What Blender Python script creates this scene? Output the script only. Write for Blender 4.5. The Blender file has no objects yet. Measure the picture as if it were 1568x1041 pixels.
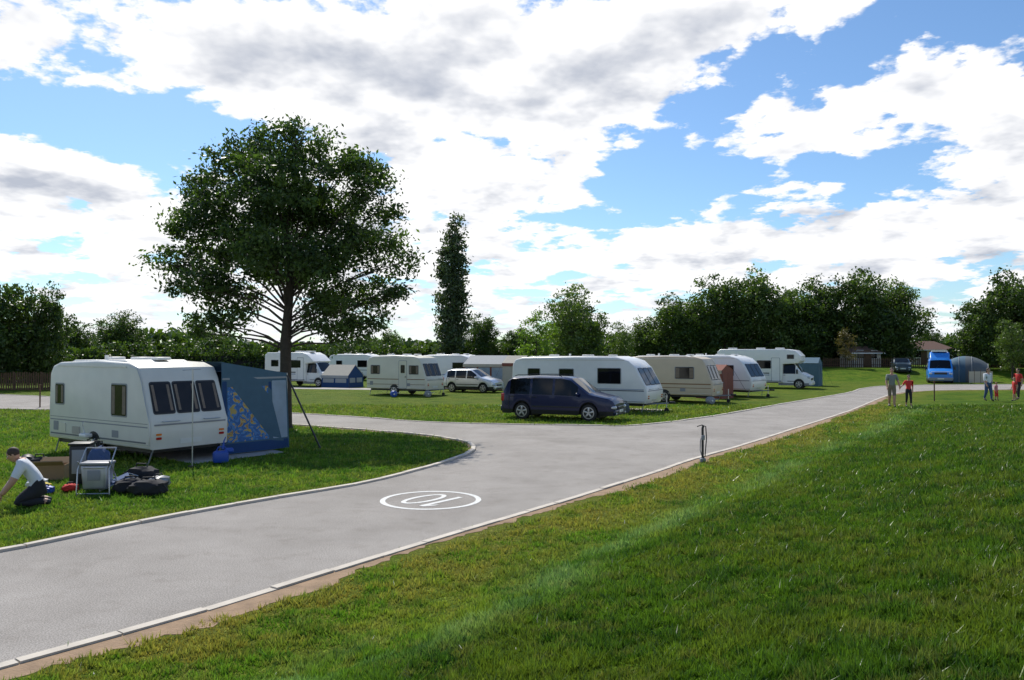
import bpy, bmesh, math, random
import numpy as np
from mathutils import Vector, Matrix
R = math.radians
random.seed(5)
rng = np.random.default_rng(11)
scene = bpy.context.scene
COL = scene.collection

# ------------------------------------------------------------------ materials
def newmat(name):
    m = bpy.data.materials.new(name); m.use_nodes = True
    nt = m.node_tree
    for n in list(nt.nodes): nt.nodes.remove(n)
    out = nt.nodes.new('ShaderNodeOutputMaterial')
    return m, nt, out

def pmat(name, col, rough=0.5, metal=0.0, var=0.12, vscale=6.0, bump=0.0, bscale=40.0, coat=0.0, spec=0.5, trans=0.0):
    m, nt, out = newmat(name)
    b = nt.nodes.new('ShaderNodeBsdfPrincipled')
    b.inputs['Roughness'].default_value = rough
    b.inputs['Metallic'].default_value = metal
    b.inputs['Coat Weight'].default_value = coat
    b.inputs['Coat Roughness'].default_value = 0.06
    b.inputs['Specular IOR Level'].default_value = spec
    tc = nt.nodes.new('ShaderNodeTexCoord')
    no = nt.nodes.new('ShaderNodeTexNoise'); no.inputs['Scale'].default_value = vscale
    no.inputs['Detail'].default_value = 3
    nt.links.new(tc.outputs['Object'], no.inputs['Vector'])
    mx = nt.nodes.new('ShaderNodeMix'); mx.data_type = 'RGBA'
    c0 = [c * (1 - var) for c in col]; c1 = [min(1, c * (1 + var * .6)) for c in col]
    mx.inputs[6].default_value = (*c0, 1); mx.inputs[7].default_value = (*c1, 1)
    nt.links.new(no.outputs['Fac'], mx.inputs[0])
    nt.links.new(mx.outputs[2], b.inputs['Base Color'])
    if bump > 0:
        n2 = nt.nodes.new('ShaderNodeTexNoise'); n2.inputs['Scale'].default_value = bscale
        n2.inputs['Detail'].default_value = 3
        nt.links.new(tc.outputs['Object'], n2.inputs['Vector'])
        bp = nt.nodes.new('ShaderNodeBump'); bp.inputs['Strength'].default_value = bump
        bp.inputs['Distance'].default_value = 0.02
        nt.links.new(n2.outputs['Fac'], bp.inputs['Height'])
        nt.links.new(bp.outputs['Normal'], b.inputs['Normal'])
    if trans > 0:
        t = nt.nodes.new('ShaderNodeBsdfTranslucent'); nt.links.new(mx.outputs[2], t.inputs['Color'])
        ms = nt.nodes.new('ShaderNodeMixShader'); ms.inputs[0].default_value = trans
        nt.links.new(b.outputs[0], ms.inputs[1]); nt.links.new(t.outputs[0], ms.inputs[2]); nt.links.new(ms.outputs[0], out.inputs['Surface'])
    else:
        nt.links.new(b.outputs[0], out.inputs['Surface'])
    return m

M = {}
M['white'] = pmat('caravan_white', (.77, .77, .75), .35, var=.08, vscale=2.5, coat=.2)
M['cream'] = pmat('caravan_cream', (.67, .63, .52), .4, var=.1, vscale=2.5, coat=.15)
M['tan'] = pmat('caravan_tan', (.56, .46, .33), .4, var=.1, vscale=2.5)
M['ivory'] = pmat('caravan_ivory', (.67, .65, .58), .4, var=.14, vscale=2, coat=.15)
M['roofw'] = pmat('roof_white', (.76, .75, .71), .5, var=.15, vscale=3)
M['trim'] = pmat('alu_trim', (.55, .55, .55), .35, .7)
M['greytrim'] = pmat('grey_trim', (.25, .26, .28), .5)
M['stripe_b'] = pmat('stripe_blue', (.05, .12, .3), .4)
M['stripe_g'] = pmat('stripe_grey', (.12, .13, .15), .4)
M['stripe_br'] = pmat('stripe_brown', (.2, .1, .04), .4)
M['glass'] = pmat('dark_glass', (.006, .007, .009), .05, spec=.35, var=.3)
M['acryl'] = pmat('window_acrylic', (.025, .02, .018), .12, spec=.4, var=.6, vscale=3)
M['curtain'] = pmat('window_curtain', (.2, .15, .11), .6, var=.5, vscale=9)
M['rubber'] = pmat('rubber', (.02, .02, .02), .75)
M['black'] = pmat('black_plastic', (.018, .018, .02), .5)
M['rim'] = pmat('alloy', (.45, .46, .48), .3, .8)
M['navy'] = pmat('paint_navy', (.003, .009, .05), .3, 0, var=.05, coat=.35, spec=.3)
M['silver'] = pmat('paint_silver', (.55, .57, .6), .3, .5, var=.05, coat=.8)
M['darkcar'] = pmat('paint_dark', (.02, .03, .03), .3, .2, coat=.8)
M['skyblue'] = pmat('paint_skyblue', (.02, .22, .7), .35, var=.08, coat=.4)
M['red'] = pmat('lamp_red', (.4, .02, .02), .2)
M['orange'] = pmat('lamp_orange', (.7, .2, .02), .2)
M['lens'] = pmat('lamp_clear', (.6, .62, .65), .08, .3)
M['plate'] = pmat('number_plate', (.7, .7, .66), .4)
M['plate_y'] = pmat('number_plate_y', (.7, .5, .05), .4)
M['awn_slate'] = pmat('canvas_slate', (.075, .15, .21), .8, var=.15, bump=.15, bscale=8, trans=.12)
M['awn_blue'] = pmat('canvas_blue', (.015, .06, .18), .8, var=.15, bump=.15, bscale=8, trans=.12)
M['awn_grey'] = pmat('canvas_grey', (.38, .4, .41), .8, var=.15, bump=.15, bscale=8, trans=.15)
M['awn_lt'] = pmat('pvc_window', (.45, .58, .7), .25, var=.3, vscale=3, trans=.4)
M['awn_br'] = pmat('canvas_brown', (.22, .075, .05), .85, var=.2, bump=.15, bscale=8)
M['awn_cream'] = pmat('canvas_cream', (.55, .51, .43), .85, var=.12, trans=.2)
M['awn_green'] = pmat('canvas_green', (.1, .12, .13), .85, var=.2)
M['pole'] = pmat('steel_pole', (.5, .5, .5), .35, .7)
M['silverbox'] = pmat('brushed_metal', (.42, .43, .45), .4, .5, var=.3, vscale=5)
M['wood'] = pmat('fence_wood', (.13, .075, .04), .85, var=.4, vscale=14)
M['brick'] = pmat('brick', (.3, .17, .11), .85, var=.35, vscale=20)
M['render'] = pmat('render_wall', (.6, .55, .46), .8)
M['tile'] = pmat('roof_tile', (.18, .1, .07), .8, var=.35, vscale=8)
M['skin'] = pmat('skin', (.5, .28, .19), .5)
M['shirt_w'] = pmat('shirt_white', (.68, .7, .74), .85, var=.12, vscale=12, bump=.3, bscale=14)
M['shirt_g'] = pmat('shirt_grey', (.2, .22, .2), .85, var=.2)
M['shirt_r'] = pmat('shirt_red', (.6, .035, .03), .85, var=.15)
M['pink'] = pmat('shirt_pink', (.6, .2, .25), .85)
M['lips'] = pmat('lips', (.4, .15, .13), .6)
M['jeans'] = pmat('jeans', (.05, .09, .2), .9, var=.25)
M['khaki'] = pmat('khaki', (.2, .17, .12), .9, var=.2)
M['dark'] = pmat('dark_cloth', (.022, .022, .027), .9, var=.3, bump=.3, bscale=14)
M['hair'] = pmat('hair_brown', (.05, .03, .02), .7)
M['hair_l'] = pmat('hair_fair', (.28, .18, .08), .7)
M['card'] = pmat('cardboard', (.33, .21, .11), .9, var=.15)
M['blue_pl'] = pmat('blue_plastic', (.02, .08, .4), .45)
M['yellow'] = pmat('yellow_cloth', (.65, .5, .04), .8)
M['trunkbark'] = pmat('bark', (.06, .048, .036), .95, var=.45, vscale=9, bump=.8, bscale=18)
M['kerb'] = pmat('kerb_concrete', (.58, .52, .44), .85, var=.35, vscale=2.5, bump=.3)
M['paint'] = pmat('road_paint', (.66, .66, .64), .7, var=.35, vscale=14)
M['pad'] = pmat('gravel_pad', (.42, .39, .35), .95, var=.35, vscale=30, bump=.6, bscale=60)
M['dirt'] = pmat('dirt', (.33, .22, .135), .95, var=.5, vscale=5, bump=.6, bscale=40)

def curtain_print():
    m, nt, out = newmat('curtain_print')
    b = nt.nodes.new('ShaderNodeBsdfPrincipled'); b.inputs['Roughness'].default_value = .5
    tc = nt.nodes.new('ShaderNodeTexCoord')
    v = nt.nodes.new('ShaderNodeTexNoise'); v.inputs['Scale'].default_value = 4.4; v.inputs['Detail'].default_value = 2
    v.inputs['Distortion'].default_value = .6
    nt.links.new(tc.outputs['Object'], v.inputs['Vector'])
    r = nt.nodes.new('ShaderNodeValToRGB'); r.color_ramp.interpolation = 'CONSTANT'
    e = r.color_ramp.elements
    e[0].position = 0; e[0].color = (.6, .46, .14, 1)
    e[1].position = .38; e[1].color = (.1, .3, .65, 1)
    for p, c in ((.46, (.05, .17, .47, 1)), (.54, (.1, .32, .65, 1)), (.575, (.7, .5, .1, 1)), (.62, (.5, .18, .1, 1)), (.65, (.65, .52, .2, 1))):
        x = e.new(p); x.color = c
    nt.links.new(v.outputs['Fac'], r.inputs[0]); nt.links.new(r.outputs[0], b.inputs['Base Color'])
    t = nt.nodes.new('ShaderNodeBsdfTranslucent'); nt.links.new(r.outputs[0], t.inputs['Color'])
    ms = nt.nodes.new('ShaderNodeMixShader'); ms.inputs[0].default_value = .3
    nt.links.new(b.outputs[0], ms.inputs[1]); nt.links.new(t.outputs[0], ms.inputs[2]); nt.links.new(ms.outputs[0], out.inputs['Surface'])
    return m
M['print'] = curtain_print()

def leafmat(name, c_dark, c_light, trans=.35):
    m, nt, out = newmat(name)
    at = nt.nodes.new('ShaderNodeAttribute'); at.attribute_name = 'tint'
    mx = nt.nodes.new('ShaderNodeMix'); mx.data_type = 'RGBA'
    mx.inputs[6].default_value = (*c_dark, 1); mx.inputs[7].default_value = (*c_light, 1)
    nt.links.new(at.outputs['Fac'], mx.inputs[0])
    b = nt.nodes.new('ShaderNodeBsdfPrincipled'); b.inputs['Roughness'].default_value = .42
    b.inputs['Specular IOR Level'].default_value = .35
    nt.links.new(mx.outputs[2], b.inputs['Base Color'])
    t = nt.nodes.new('ShaderNodeBsdfTranslucent')
    g = nt.nodes.new('ShaderNodeMix'); g.data_type = 'RGBA'; g.blend_type = 'MULTIPLY'; g.inputs[0].default_value = 1
    g.inputs[7].default_value = (1.4, 1.6, .5, 1)
    nt.links.new(mx.outputs[2], g.inputs[6]); nt.links.new(g.outputs[2], t.inputs['Color'])
    ms = nt.nodes.new('ShaderNodeMixShader'); ms.inputs[0].default_value = trans
    nt.links.new(b.outputs[0], ms.inputs[1]); nt.links.new(t.outputs[0], ms.inputs[2])
    nt.links.new(ms.outputs[0], out.inputs['Surface'])
    return m
M['leaf'] = leafmat('leaves_ash', (.022, .045, .012), (.105, .165, .042), .36)
M['leaf_d'] = leafmat('leaves_dark', (.028, .055, .014), (.11, .165, .036), .32)
M['leaf_g'] = leafmat('leaves_mid', (.05, .085, .022), (.15, .21, .055), .35)
M['leaf_p'] = leafmat('leaves_poplar', (.04, .06, .03), (.1, .14, .065), .25)
M['leaf_l'] = leafmat('leaves_light', (.08, .14, .025), (.2, .3, .05), .45)
M['leaf_r'] = leafmat('leaves_russet', (.09, .08, .03), (.19, .14, .05), .3)

def ground_mat():
    m, nt, out = newmat('grass_ground')
    L = nt.links.new
    geo = nt.nodes.new('ShaderNodeNewGeometry')
    def noise(scale, det=4, rough=.55):
        n = nt.nodes.new('ShaderNodeTexNoise'); n.noise_dimensions = '2D'; n.inputs['Scale'].default_value = scale
        n.inputs['Detail'].default_value = det; n.inputs['Roughness'].default_value = rough
        L(geo.outputs['Position'], n.inputs['Vector']); return n.outputs['Fac']
    def ramp(s, a, b):
        r = nt.nodes.new('ShaderNodeMapRange'); r.inputs[1].default_value = a; r.inputs[2].default_value = b
        L(s, r.inputs[0]); return r.outputs[0]
    def mix(f, a, b):
        x = nt.nodes.new('ShaderNodeMix'); x.data_type = 'RGBA'; L(f, x.inputs[0])
        for s, v in ((6, a), (7, b)):
            if isinstance(v, tuple): x.inputs[s].default_value = (*v, 1)
            else: L(v, x.inputs[s])
        return x.outputs[2]
    def math_(op, a, b):
        x = nt.nodes.new('ShaderNodeMath'); x.operation = op; x.use_clamp = True
        for i, v in enumerate((a, b)):
            if isinstance(v, (int, float)): x.inputs[i].default_value = v
            else: L(v, x.inputs[i])
        return x.outputs[0]
    green = mix(ramp(noise(1.1, 4, .7), .36, .64), (.075, .18, .007), (.17, .3, .013))
    c = mix(math_('MULTIPLY', ramp(noise(.45, 4, .75), .48, .64), .6), green, (.28, .34, .028))
    at = nt.nodes.new('ShaderNodeAttribute'); at.attribute_name = 'dry'
    d = math_('MULTIPLY', at.outputs['Fac'], ramp(noise(.8, 3, .7), .25, .6))
    c = mix(d, c, (.31, .31, .045))
    fine = ramp(noise(14, 4, .8), .38, .62)
    c = mix(math_('MULTIPLY', fine, .5), c, (.055, .1, .009))
    b = nt.nodes.new('ShaderNodeBsdfPrincipled'); b.inputs['Roughness'].default_value = .9; b.inputs['Specular IOR Level'].default_value = .1
    L(c, b.inputs['Base Color'])
    bp = nt.nodes.new('ShaderNodeBump'); bp.inputs['Strength'].default_value = 1; bp.inputs['Distance'].default_value = .06
    L(fine, bp.inputs['Height']); L(bp.outputs[0], b.inputs['Normal'])
    L(b.outputs[0], out.inputs['Surface'])
    return m
M['ground'] = ground_mat()
def blade_mat():
    m, nt, out = newmat('grass_blades'); L = nt.links.new
    at = nt.nodes.new('ShaderNodeAttribute'); at.attribute_name = 'bladecol'
    b = nt.nodes.new('ShaderNodeBsdfPrincipled'); b.inputs['Roughness'].default_value = .4; b.inputs['Specular IOR Level'].default_value = .4
    L(at.outputs['Color'], b.inputs['Base Color'])
    t = nt.nodes.new('ShaderNodeBsdfTranslucent'); L(at.outputs['Color'], t.inputs['Color'])
    ms = nt.nodes.new('ShaderNodeMixShader'); ms.inputs[0].default_value = .45
    L(b.outputs[0], ms.inputs[1]); L(t.outputs[0], ms.inputs[2]); L(ms.outputs[0], out.inputs['Surface'])
    return m
M['blade'] = blade_mat()

def asphalt():
    m, nt, out = newmat('asphalt_light')
    L = nt.links.new
    geo = nt.nodes.new('ShaderNodeNewGeometry')
    def noise(scale, det=5, rough=.6):
        n = nt.nodes.new('ShaderNodeTexNoise'); n.noise_dimensions = '2D'; n.inputs['Scale'].default_value = scale
        n.inputs['Detail'].default_value = det; n.inputs['Roughness'].default_value = rough
        L(geo.outputs['Position'], n.inputs['Vector']); return n.outputs['Fac']
    def ramp(s, p0, c0, p1, c1):
        r = nt.nodes.new('ShaderNodeValToRGB'); e = r.color_ramp.elements
        e[0].position = p0; e[0].color = (*c0, 1); e[1].position = p1; e[1].color = (*c1, 1); L(s, r.inputs[0]); return r.outputs[0]
    def mul(a, b_):
        mx = nt.nodes.new('ShaderNodeMix'); mx.data_type = 'RGBA'; mx.blend_type = 'MULTIPLY'; mx.inputs[0].default_value = 1
        L(a, mx.inputs[6]); L(b_, mx.inputs[7]); return mx.outputs[2]
    b = nt.nodes.new('ShaderNodeBsdfPrincipled'); b.inputs['Roughness'].default_value = .9; b.inputs['Specular IOR Level'].default_value = .15
    c = ramp(noise(.5, 6, .65), .3, (.285, .262, .238), .7, (.37, .342, .314))
    c = mul(c, ramp(noise(60, 2, .7), .35, (.66, .66, .66), .65, (1.18, 1.18, 1.18)))
    c = mul(c, ramp(noise(1.7, 5, .75), .3, (.88, .87, .86), .46, (1, 1, 1)))
    L(c, b.inputs['Base Color'])
    bp = nt.nodes.new('ShaderNodeBump'); bp.inputs['Strength'].default_value = .3; bp.inputs['Distance'].default_value = .01
    L(noise(90, 2, .7), bp.inputs['Height']); L(bp.outputs[0], b.inputs['Normal'])
    L(b.outputs[0], out.inputs['Surface'])
    return m
M['asphalt'] = asphalt()

# ------------------------------------------------------------------ mesh builder
def rounded(pts, r, seg=3):
    P = [Vector(p) for p in pts]; out = []; n = len(P)
    for i in range(n):
        a, b, c = P[i - 1], P[i], P[(i + 1) % n]
        ra = min(r, (a - b).length * .45); rc = min(r, (c - b).length * .45)
        p0 = b + (a - b).normalized() * ra; p1 = b + (c - b).normalized() * rc
        for k in range(seg + 1):
            t = k / seg
            out.append(p0 * (1 - t) ** 2 + b * 2 * t * (1 - t) + p1 * t * t)
    return out

class MB:
    def __init__(s):
        s.v = []; s.f = []; s.m = []; s.mats = []; s.M = Matrix.Identity(4)
    def mi(s, mat):
        mat = M[mat] if isinstance(mat, str) else mat
        if mat not in s.mats: s.mats.append(mat)
        return s.mats.index(mat)
    def add(s, vs, fs, mat, T=None):
        T = s.M if T is None else s.M @ T
        o = len(s.v)
        s.v += [tuple(T @ Vector(v)) for v in vs]
        k = s.mi(mat)
        for f in fs:
            s.f.append([i + o for i in f]); s.m.append(k)
    def bm(s, bm, mat, T=None):
        bm.verts.ensure_lookup_table(); bm.verts.index_update()
        s.add([v.co.copy() for v in bm.verts], [[v.index for v in f.verts] for f in bm.faces], mat, T)
        bm.free()
    def box(s, c, size, mat, bev=0, rot=None):
        b = bmesh.new(); bmesh.ops.create_cube(b, size=1)
        for v in b.verts: v.co = Vector((v.co.x * size[0], v.co.y * size[1], v.co.z * size[2]))
        if bev: bmesh.ops.bevel(b, geom=b.edges[:], offset=bev, segments=2, affect='EDGES', profile=.5)
        T = Matrix.Translation(c)
        if rot is not None: T = T @ rot
        s.bm(b, mat, T)
    def prism(s, prof, y0, y1, mat, bev=0, seg=3):
        b = bmesh.new()
        A = [b.verts.new((x, y0, z)) for x, z in prof]; B = [b.verts.new((x, y1, z)) for x, z in prof]
        n = len(prof)
        fa = b.faces.new(A); fb = b.faces.new(B[::-1])
        for i in range(n): b.faces.new((A[i], B[i], B[(i + 1) % n], A[(i + 1) % n]))
        bmesh.ops.recalc_face_normals(b, faces=b.faces[:])
        if bev:
            es = list(set(fa.edges[:] + fb.edges[:]))
            bmesh.ops.bevel(b, geom=es, offset=bev, segments=seg, affect='EDGES', profile=.5, clamp_overlap=True)
        s.bm(b, mat)
    def tube(s, pts, rads, mat, n=8):
        P = [Vector(p) for p in pts]
        if isinstance(rads, (int, float)): rads = [rads] * len(P)
        vs = []; fs = []
        up = Vector((0, 0, 1))
        d0 = (P[1] - P[0]).normalized()
        if abs(d0.dot(up)) > .9: up = Vector((1, 0, 0))
        x = d0.cross(up).normalized()
        for i, p in enumerate(P):
            d = (P[min(i + 1, len(P) - 1)] - P[max(i - 1, 0)]).normalized()
            x = (x - d * x.dot(d)).normalized(); y = d.cross(x)
            for k in range(n):
                a = 2 * math.pi * k / n
                vs.append(p + (x * math.cos(a) + y * math.sin(a)) * rads[i])
        for i in range(len(P) - 1):
            for k in range(n):
                k2 = (k + 1) % n
                fs.append([i * n + k, i * n + k2, (i + 1) * n + k2, (i + 1) * n + k])
        fs.append(list(range(n))[::-1]); fs.append([(len(P) - 1) * n + k for k in range(n)])
        s.add(vs, fs, mat)
    def ell(s, c, r, mat, T=None, nu=14, nv=9):
        vs = []; fs = []
        for j in range(nv + 1):
            ph = -math.pi / 2 + math.pi * j / nv
            z = math.sin(ph); rr = math.cos(ph)
            for i in range(nu):
                a = 2 * math.pi * i / nu
                vs.append((r[0] * rr * math.cos(a), r[1] * rr * math.sin(a), r[2] * z))
        for j in range(nv):
            for i in range(nu):
                i2 = (i + 1) % nu
                fs.append([j * nu + i, j * nu + i2, (j + 1) * nu + i2, (j + 1) * nu + i])
        TT = Matrix.Translation(c)
        if T is not None: TT = TT @ T
        s.add(vs, fs, mat, TT)
    def cyl(s, c, axis, r, h, mat, n=24, bev=0):
        b = bmesh.new(); bmesh.ops.create_cone(b, cap_ends=True, segments=n, radius1=r, radius2=r, depth=h)
        if bev:
            es = [e for e in b.edges if abs(e.verts[0].co.z - e.verts[1].co.z) < 1e-5]
            bmesh.ops.bevel(b, geom=es, offset=bev, segments=2, affect='EDGES', profile=.5)
        q = Vector(axis).to_track_quat('Z', 'Y').to_matrix().to_4x4()
        s.bm(b, mat, Matrix.Translation(c) @ q)
    def plate(s, pts, th, mat, r=0, back=.02):
        P = [Vector(p) for p in pts]
        n = (P[1] - P[0]).cross(P[2] - P[1]).normalized()
        if r: P = rounded(P, r)
        k = len(P)
        vs = [p - n * back for p in P] + [p + n * th for p in P]
        fs = [list(range(k))[::-1], [k + i for i in range(k)]]
        fs += [[i, (i + 1) % k, k + (i + 1) % k, k + i] for i in range(k)]
        s.add(vs, fs, mat)
    def window(s, pts, glass='acryl', frame='greytrim', r=.06, fr=.035):
        P = [Vector(p) for p in pts]; c = sum(P, Vector()) / len(P)
        s.plate(P, .01, frame, r)
        Q = [p + (c - p).normalized() * fr * 1.4 for p in P]
        s.plate(Q, .018, glass, r * .8)
    def obj(s, name, loc=(0, 0, 0), rz=0, parent=None, ang=38):
        me = bpy.data.meshes.new(name)
        me.from_pydata(s.v, [], s.f)
        for m in s.mats: me.materials.append(m)
        me.polygons.foreach_set('material_index', s.m)
        me.polygons.foreach_set('use_smooth', [True] * len(s.f))
        me.update()
        b = bmesh.new(); b.from_mesh(me); bmesh.ops.recalc_face_normals(b, faces=b.faces[:]); b.to_mesh(me); b.free()
        me.set_sharp_from_angle(angle=R(ang))
        o = bpy.data.objects.new(name, me); COL.objects.link(o)
        o.location = loc; o.rotation_euler = (0, 0, rz)
        if parent: o.parent = parent
        return o

# ------------------------------------------------------------------ road outline (metres, ground plan)
def crom(P, n=6):
    P = [np.array(p, float) for p in P]; out = []
    for i in range(len(P) - 1):
        p0 = P[max(i - 1, 0)]; p1 = P[i]; p2 = P[i + 1]; p3 = P[min(i + 2, len(P) - 1)]
        for k in range(n):
            t = k / n
            out.append(.5 * ((2 * p1) + (-p0 + p2) * t + (2 * p0 - 5 * p1 + 4 * p2 - p3) * t * t + (-p0 + 3 * p1 - 3 * p2 + p3) * t ** 3))
    out.append(P[-1]); return np.array(out)

right_edge = crom([(-20, -12), (-12, -2.3), (-8, 2.75), (-4.57, 7.12), (-3.41, 8.6), (-2.24, 10.35), (-1.0, 12.2), (1.21, 15.39), (3.29, 18.57),
                   (4.71, 20.83), (6.73, 23.72), (9.55, 28.0), (16.05, 37.96), (22.6, 48.8), (26.6, 54.6), (31, 57.8), (37.8, 58.9), (60, 60), (90, 61)])
far_edge = crom([(-90, 60), (-60, 56), (-33.3, 51.8), (-22, 43), (-10.25, 36.3), (-6.83, 34.2), (-3.77, 31.9), (-.86, 30.8), (2.87, 30.2), (4.86, 30.3), (9.03, 34.9),
                 (14.56, 42.7), (22.9, 54.2), (27, 61), (32, 65.8), (43.9, 68.3), (90, 71)])
left_kerb = crom([(-26, -12), (-18, -2.6), (-10.5, 6.9), (-7.2, 11.02), (-6.6, 11.99), (-5.9, 13.19), (-5.2, 14.23), (-4.42, 15.25), (-3.10, 16.91), (-1.96, 19.3), (-1.43, 20.83),
                  (-1.1, 22.04), (-1.04, 23.08), (-1.25, 24.4), (-1.85, 25.5), (-3.2, 27.0), (-5.27, 28.5), (-8.75, 30.8), (-15, 35), (-22.3, 38.4), (-40, 41), (-90, 46)])

def poly_dist(px, py, poly):
    best = np.full(px.shape, 1e9); sg = np.ones(px.shape)
    for a, b in zip(poly[:-1], poly[1:]):
        d = b - a; l2 = d @ d
        if l2 < 1e-9: continue
        t = np.clip(((px - a[0]) * d[0] + (py - a[1]) * d[1]) / l2, 0, 1)
        dx = px - (a[0] + t * d[0]); dy = py - (a[1] + t * d[1])
        q = dx * dx + dy * dy; cr = dx * d[1] - dy * d[0]
        m = q < best
        best[m] = q[m]; sg[m] = np.sign(cr[m])
    return np.sqrt(best) * sg
def sm(t):
    t = np.clip(t, 0, 1); return t * t * (3 - 2 * t)
_g = np.random.default_rng(3).random((512, 512))
def vnoise(x, y):
    xi = np.floor(x).astype(int); yi = np.floor(y).astype(int); fx = sm(x - xi); fy = sm(y - yi)
    a = _g[xi % 512, yi % 512]; b = _g[(xi + 1) % 512, yi % 512]; c = _g[xi % 512, (yi + 1) % 512]; d = _g[(xi + 1) % 512, (yi + 1) % 512]
    return (a * (1 - fx) + b * fx) * (1 - fy) + (c * (1 - fx) + d * fx) * fy
def fbm(x, y, s, o=4, r=.55):
    t = 0; A = 1; n = 0
    for k in range(o):
        t = t + A * vnoise(x * s + 17.3 * k + 5, y * s + 9.1 * k + 50); n += A; A *= r; s *= 2.1
    return t / n
RE_S = right_edge[::3]
def terrain(x, y, d=None):
    x = np.asarray(x, float); y = np.asarray(y, float)
    if d is None: d = poly_dist(x, y, RE_S)
    h = (sm((d - 1.8) / 1.9) * .28 + sm((d - 2.4) / 6.5) * .87) * (1 - sm((y - 13) / 22))
    h += 1.0 * sm((y - 76) / 12) * sm((x - 12) / 14)
    return h
def inside(px, py, poly):
    c = np.zeros(px.shape, bool); n = len(poly)
    for i in range(n):
        x1, y1 = poly[i]; x2, y2 = poly[(i + 1) % n]
        if y1 == y2: continue
        m = ((y1 > py) != (y2 > py)) & (px < (x2 - x1) * (py - y1) / (y2 - y1) + x1)
        c ^= m
    return c
road_poly = np.vstack([right_edge, far_edge[::-1], left_kerb[::-1]])
def dryness(x, y, d=None, dl=None):
    if d is None: d = poly_dist(x, y, RE_S)
    if dl is None: dl = np.abs(poly_dist(x, y, left_kerb[::2]))
    v = (1 - sm((d - 1.0) / 1.9)) * (d > 0) * .9
    v = np.maximum(v, .35 * sm((y - 26) / 14) * (y < 75) * (d < 0))
    return np.maximum(v, np.exp(-(dl / .5) ** 2) * .5)

def axis_pts(lo, hi, step, far):
    a = list(np.arange(lo, hi + .01, step)); s = step; x = hi
    while x < far: s *= 1.25; x += s; a.append(x)
    s = step; x = lo; pre = []
    while x > -far: s *= 1.25; x -= s; pre.append(x)
    return np.array(pre[::-1] + a)
xs = axis_pts(-24, 42, .45, 1500); ys = axis_pts(-6, 95, .5, 1500); ys = ys[(ys > -60)]
X, Y = np.meshgrid(xs, ys); Z = terrain(X.ravel(), Y.ravel())
V = np.column_stack([X.ravel(), Y.ravel(), Z])
nx, ny = len(xs), len(ys)
idx = np.arange(nx * ny).reshape(ny, nx)
F = np.stack([idx[:-1, :-1], idx[:-1, 1:], idx[1:, 1:], idx[1:, :-1]], -1).reshape(-1, 4)
def np_mesh(name, V, F, mat, attrs=None, smooth=True, cols=None):
    me = bpy.data.meshes.new(name); k = F.shape[1]
    me.vertices.add(len(V)); me.vertices.foreach_set('co', np.ascontiguousarray(V, dtype=np.float32).ravel())
    me.loops.add(F.size); me.loops.foreach_set('vertex_index', np.ascontiguousarray(F, dtype=np.int32).ravel())
    me.polygons.add(len(F)); me.polygons.foreach_set('loop_start', np.arange(0, F.size, k, dtype=np.int32))
    me.polygons.foreach_set('use_smooth', np.full(len(F), smooth))
    for a, vals in (attrs or {}).items():
        at = me.attributes.new(a, 'FLOAT', 'POINT'); at.data.foreach_set('value', np.ascontiguousarray(vals, dtype=np.float32))
    if cols is not None:
        at = me.attributes.new(cols[0], 'FLOAT_COLOR', 'POINT'); at.data.foreach_set('color', np.ascontiguousarray(cols[1], dtype=np.float32).ravel())
    me.materials.append(mat); me.update(calc_edges=True)
    return me
me = np_mesh('ground', V, F, M['ground'], {'dry': dryness(V[:, 0], V[:, 1])})
g = bpy.data.objects.new('ground', me); COL.objects.link(g)

b = bmesh.new()
vs = [b.verts.new((p[0], p[1], .008)) for i, p in enumerate(road_poly) if i == 0 or np.hypot(*(p - road_poly[i - 1])) > .01]
f = b.faces.new(vs); f.normal_update()
if f.normal.z < 0: f.normal_flip()
bmesh.ops.triangulate(b, faces=[f])
me = bpy.data.meshes.new('road'); b.to_mesh(me); b.free(); me.materials.append(M['asphalt'])
COL.objects.link(bpy.data.objects.new('road', me))

def offset_line(P, o):
    T = np.gradient(P, axis=0); T /= np.linalg.norm(T, axis=1)[:, None] + 1e-9
    Nn = np.column_stack([T[:, 1], -T[:, 0]])
    return P + Nn * (np.asarray(o)[:, None] if np.ndim(o) else o)
def resamp(P, step):
    d = np.r_[0, np.cumsum(np.hypot(*np.diff(P, axis=0).T))]
    t = np.arange(0, d[-1], step); return np.column_stack([np.interp(t, d, P[:, 0]), np.interp(t, d, P[:, 1])])
def kerb(name, P, o0, o1, h, seglen=.915):
    P = resamp(P, seglen); A = offset_line(P, o0); B = offset_line(P, o1); V = []; F = []
    for i in range(len(P) - 1):
        g0 = .008 / seglen; j = rng.normal(0, .004); s = rng.normal(0, .004, 2)
        nrm = (B[i] - A[i]) / np.linalg.norm(B[i] - A[i]) * s[0]
        a0 = A[i] * (1 - g0) + A[i + 1] * g0 + nrm; a1 = A[i] * g0 + A[i + 1] * (1 - g0) + nrm
        b0 = B[i] * (1 - g0) + B[i + 1] * g0 + nrm; b1 = B[i] * g0 + B[i + 1] * (1 - g0) + nrm
        o = len(V)
        for q, z in ((a0, -.03), (a1, -.03), (b1, -.03), (b0, -.03), (a0, h + j), (a1, h + j), (b1, h + j), (b0, h + j)): V.append((q[0], q[1], z))
        F += [[o + 4, o + 5, o + 6, o + 7], [o, o + 1, o + 5, o + 4], [o + 1, o + 2, o + 6, o + 5], [o + 2, o + 3, o + 7, o + 6], [o + 3, o, o + 4, o + 7]]
    me = np_mesh(name, np.array(V), np.array(F), M['kerb'], smooth=False)
    b = bmesh.new(); b.from_mesh(me); bmesh.ops.recalc_face_normals(b, faces=b.faces[:]); b.to_mesh(me); b.free()
    COL.objects.link(bpy.data.objects.new(name, me))
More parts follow.
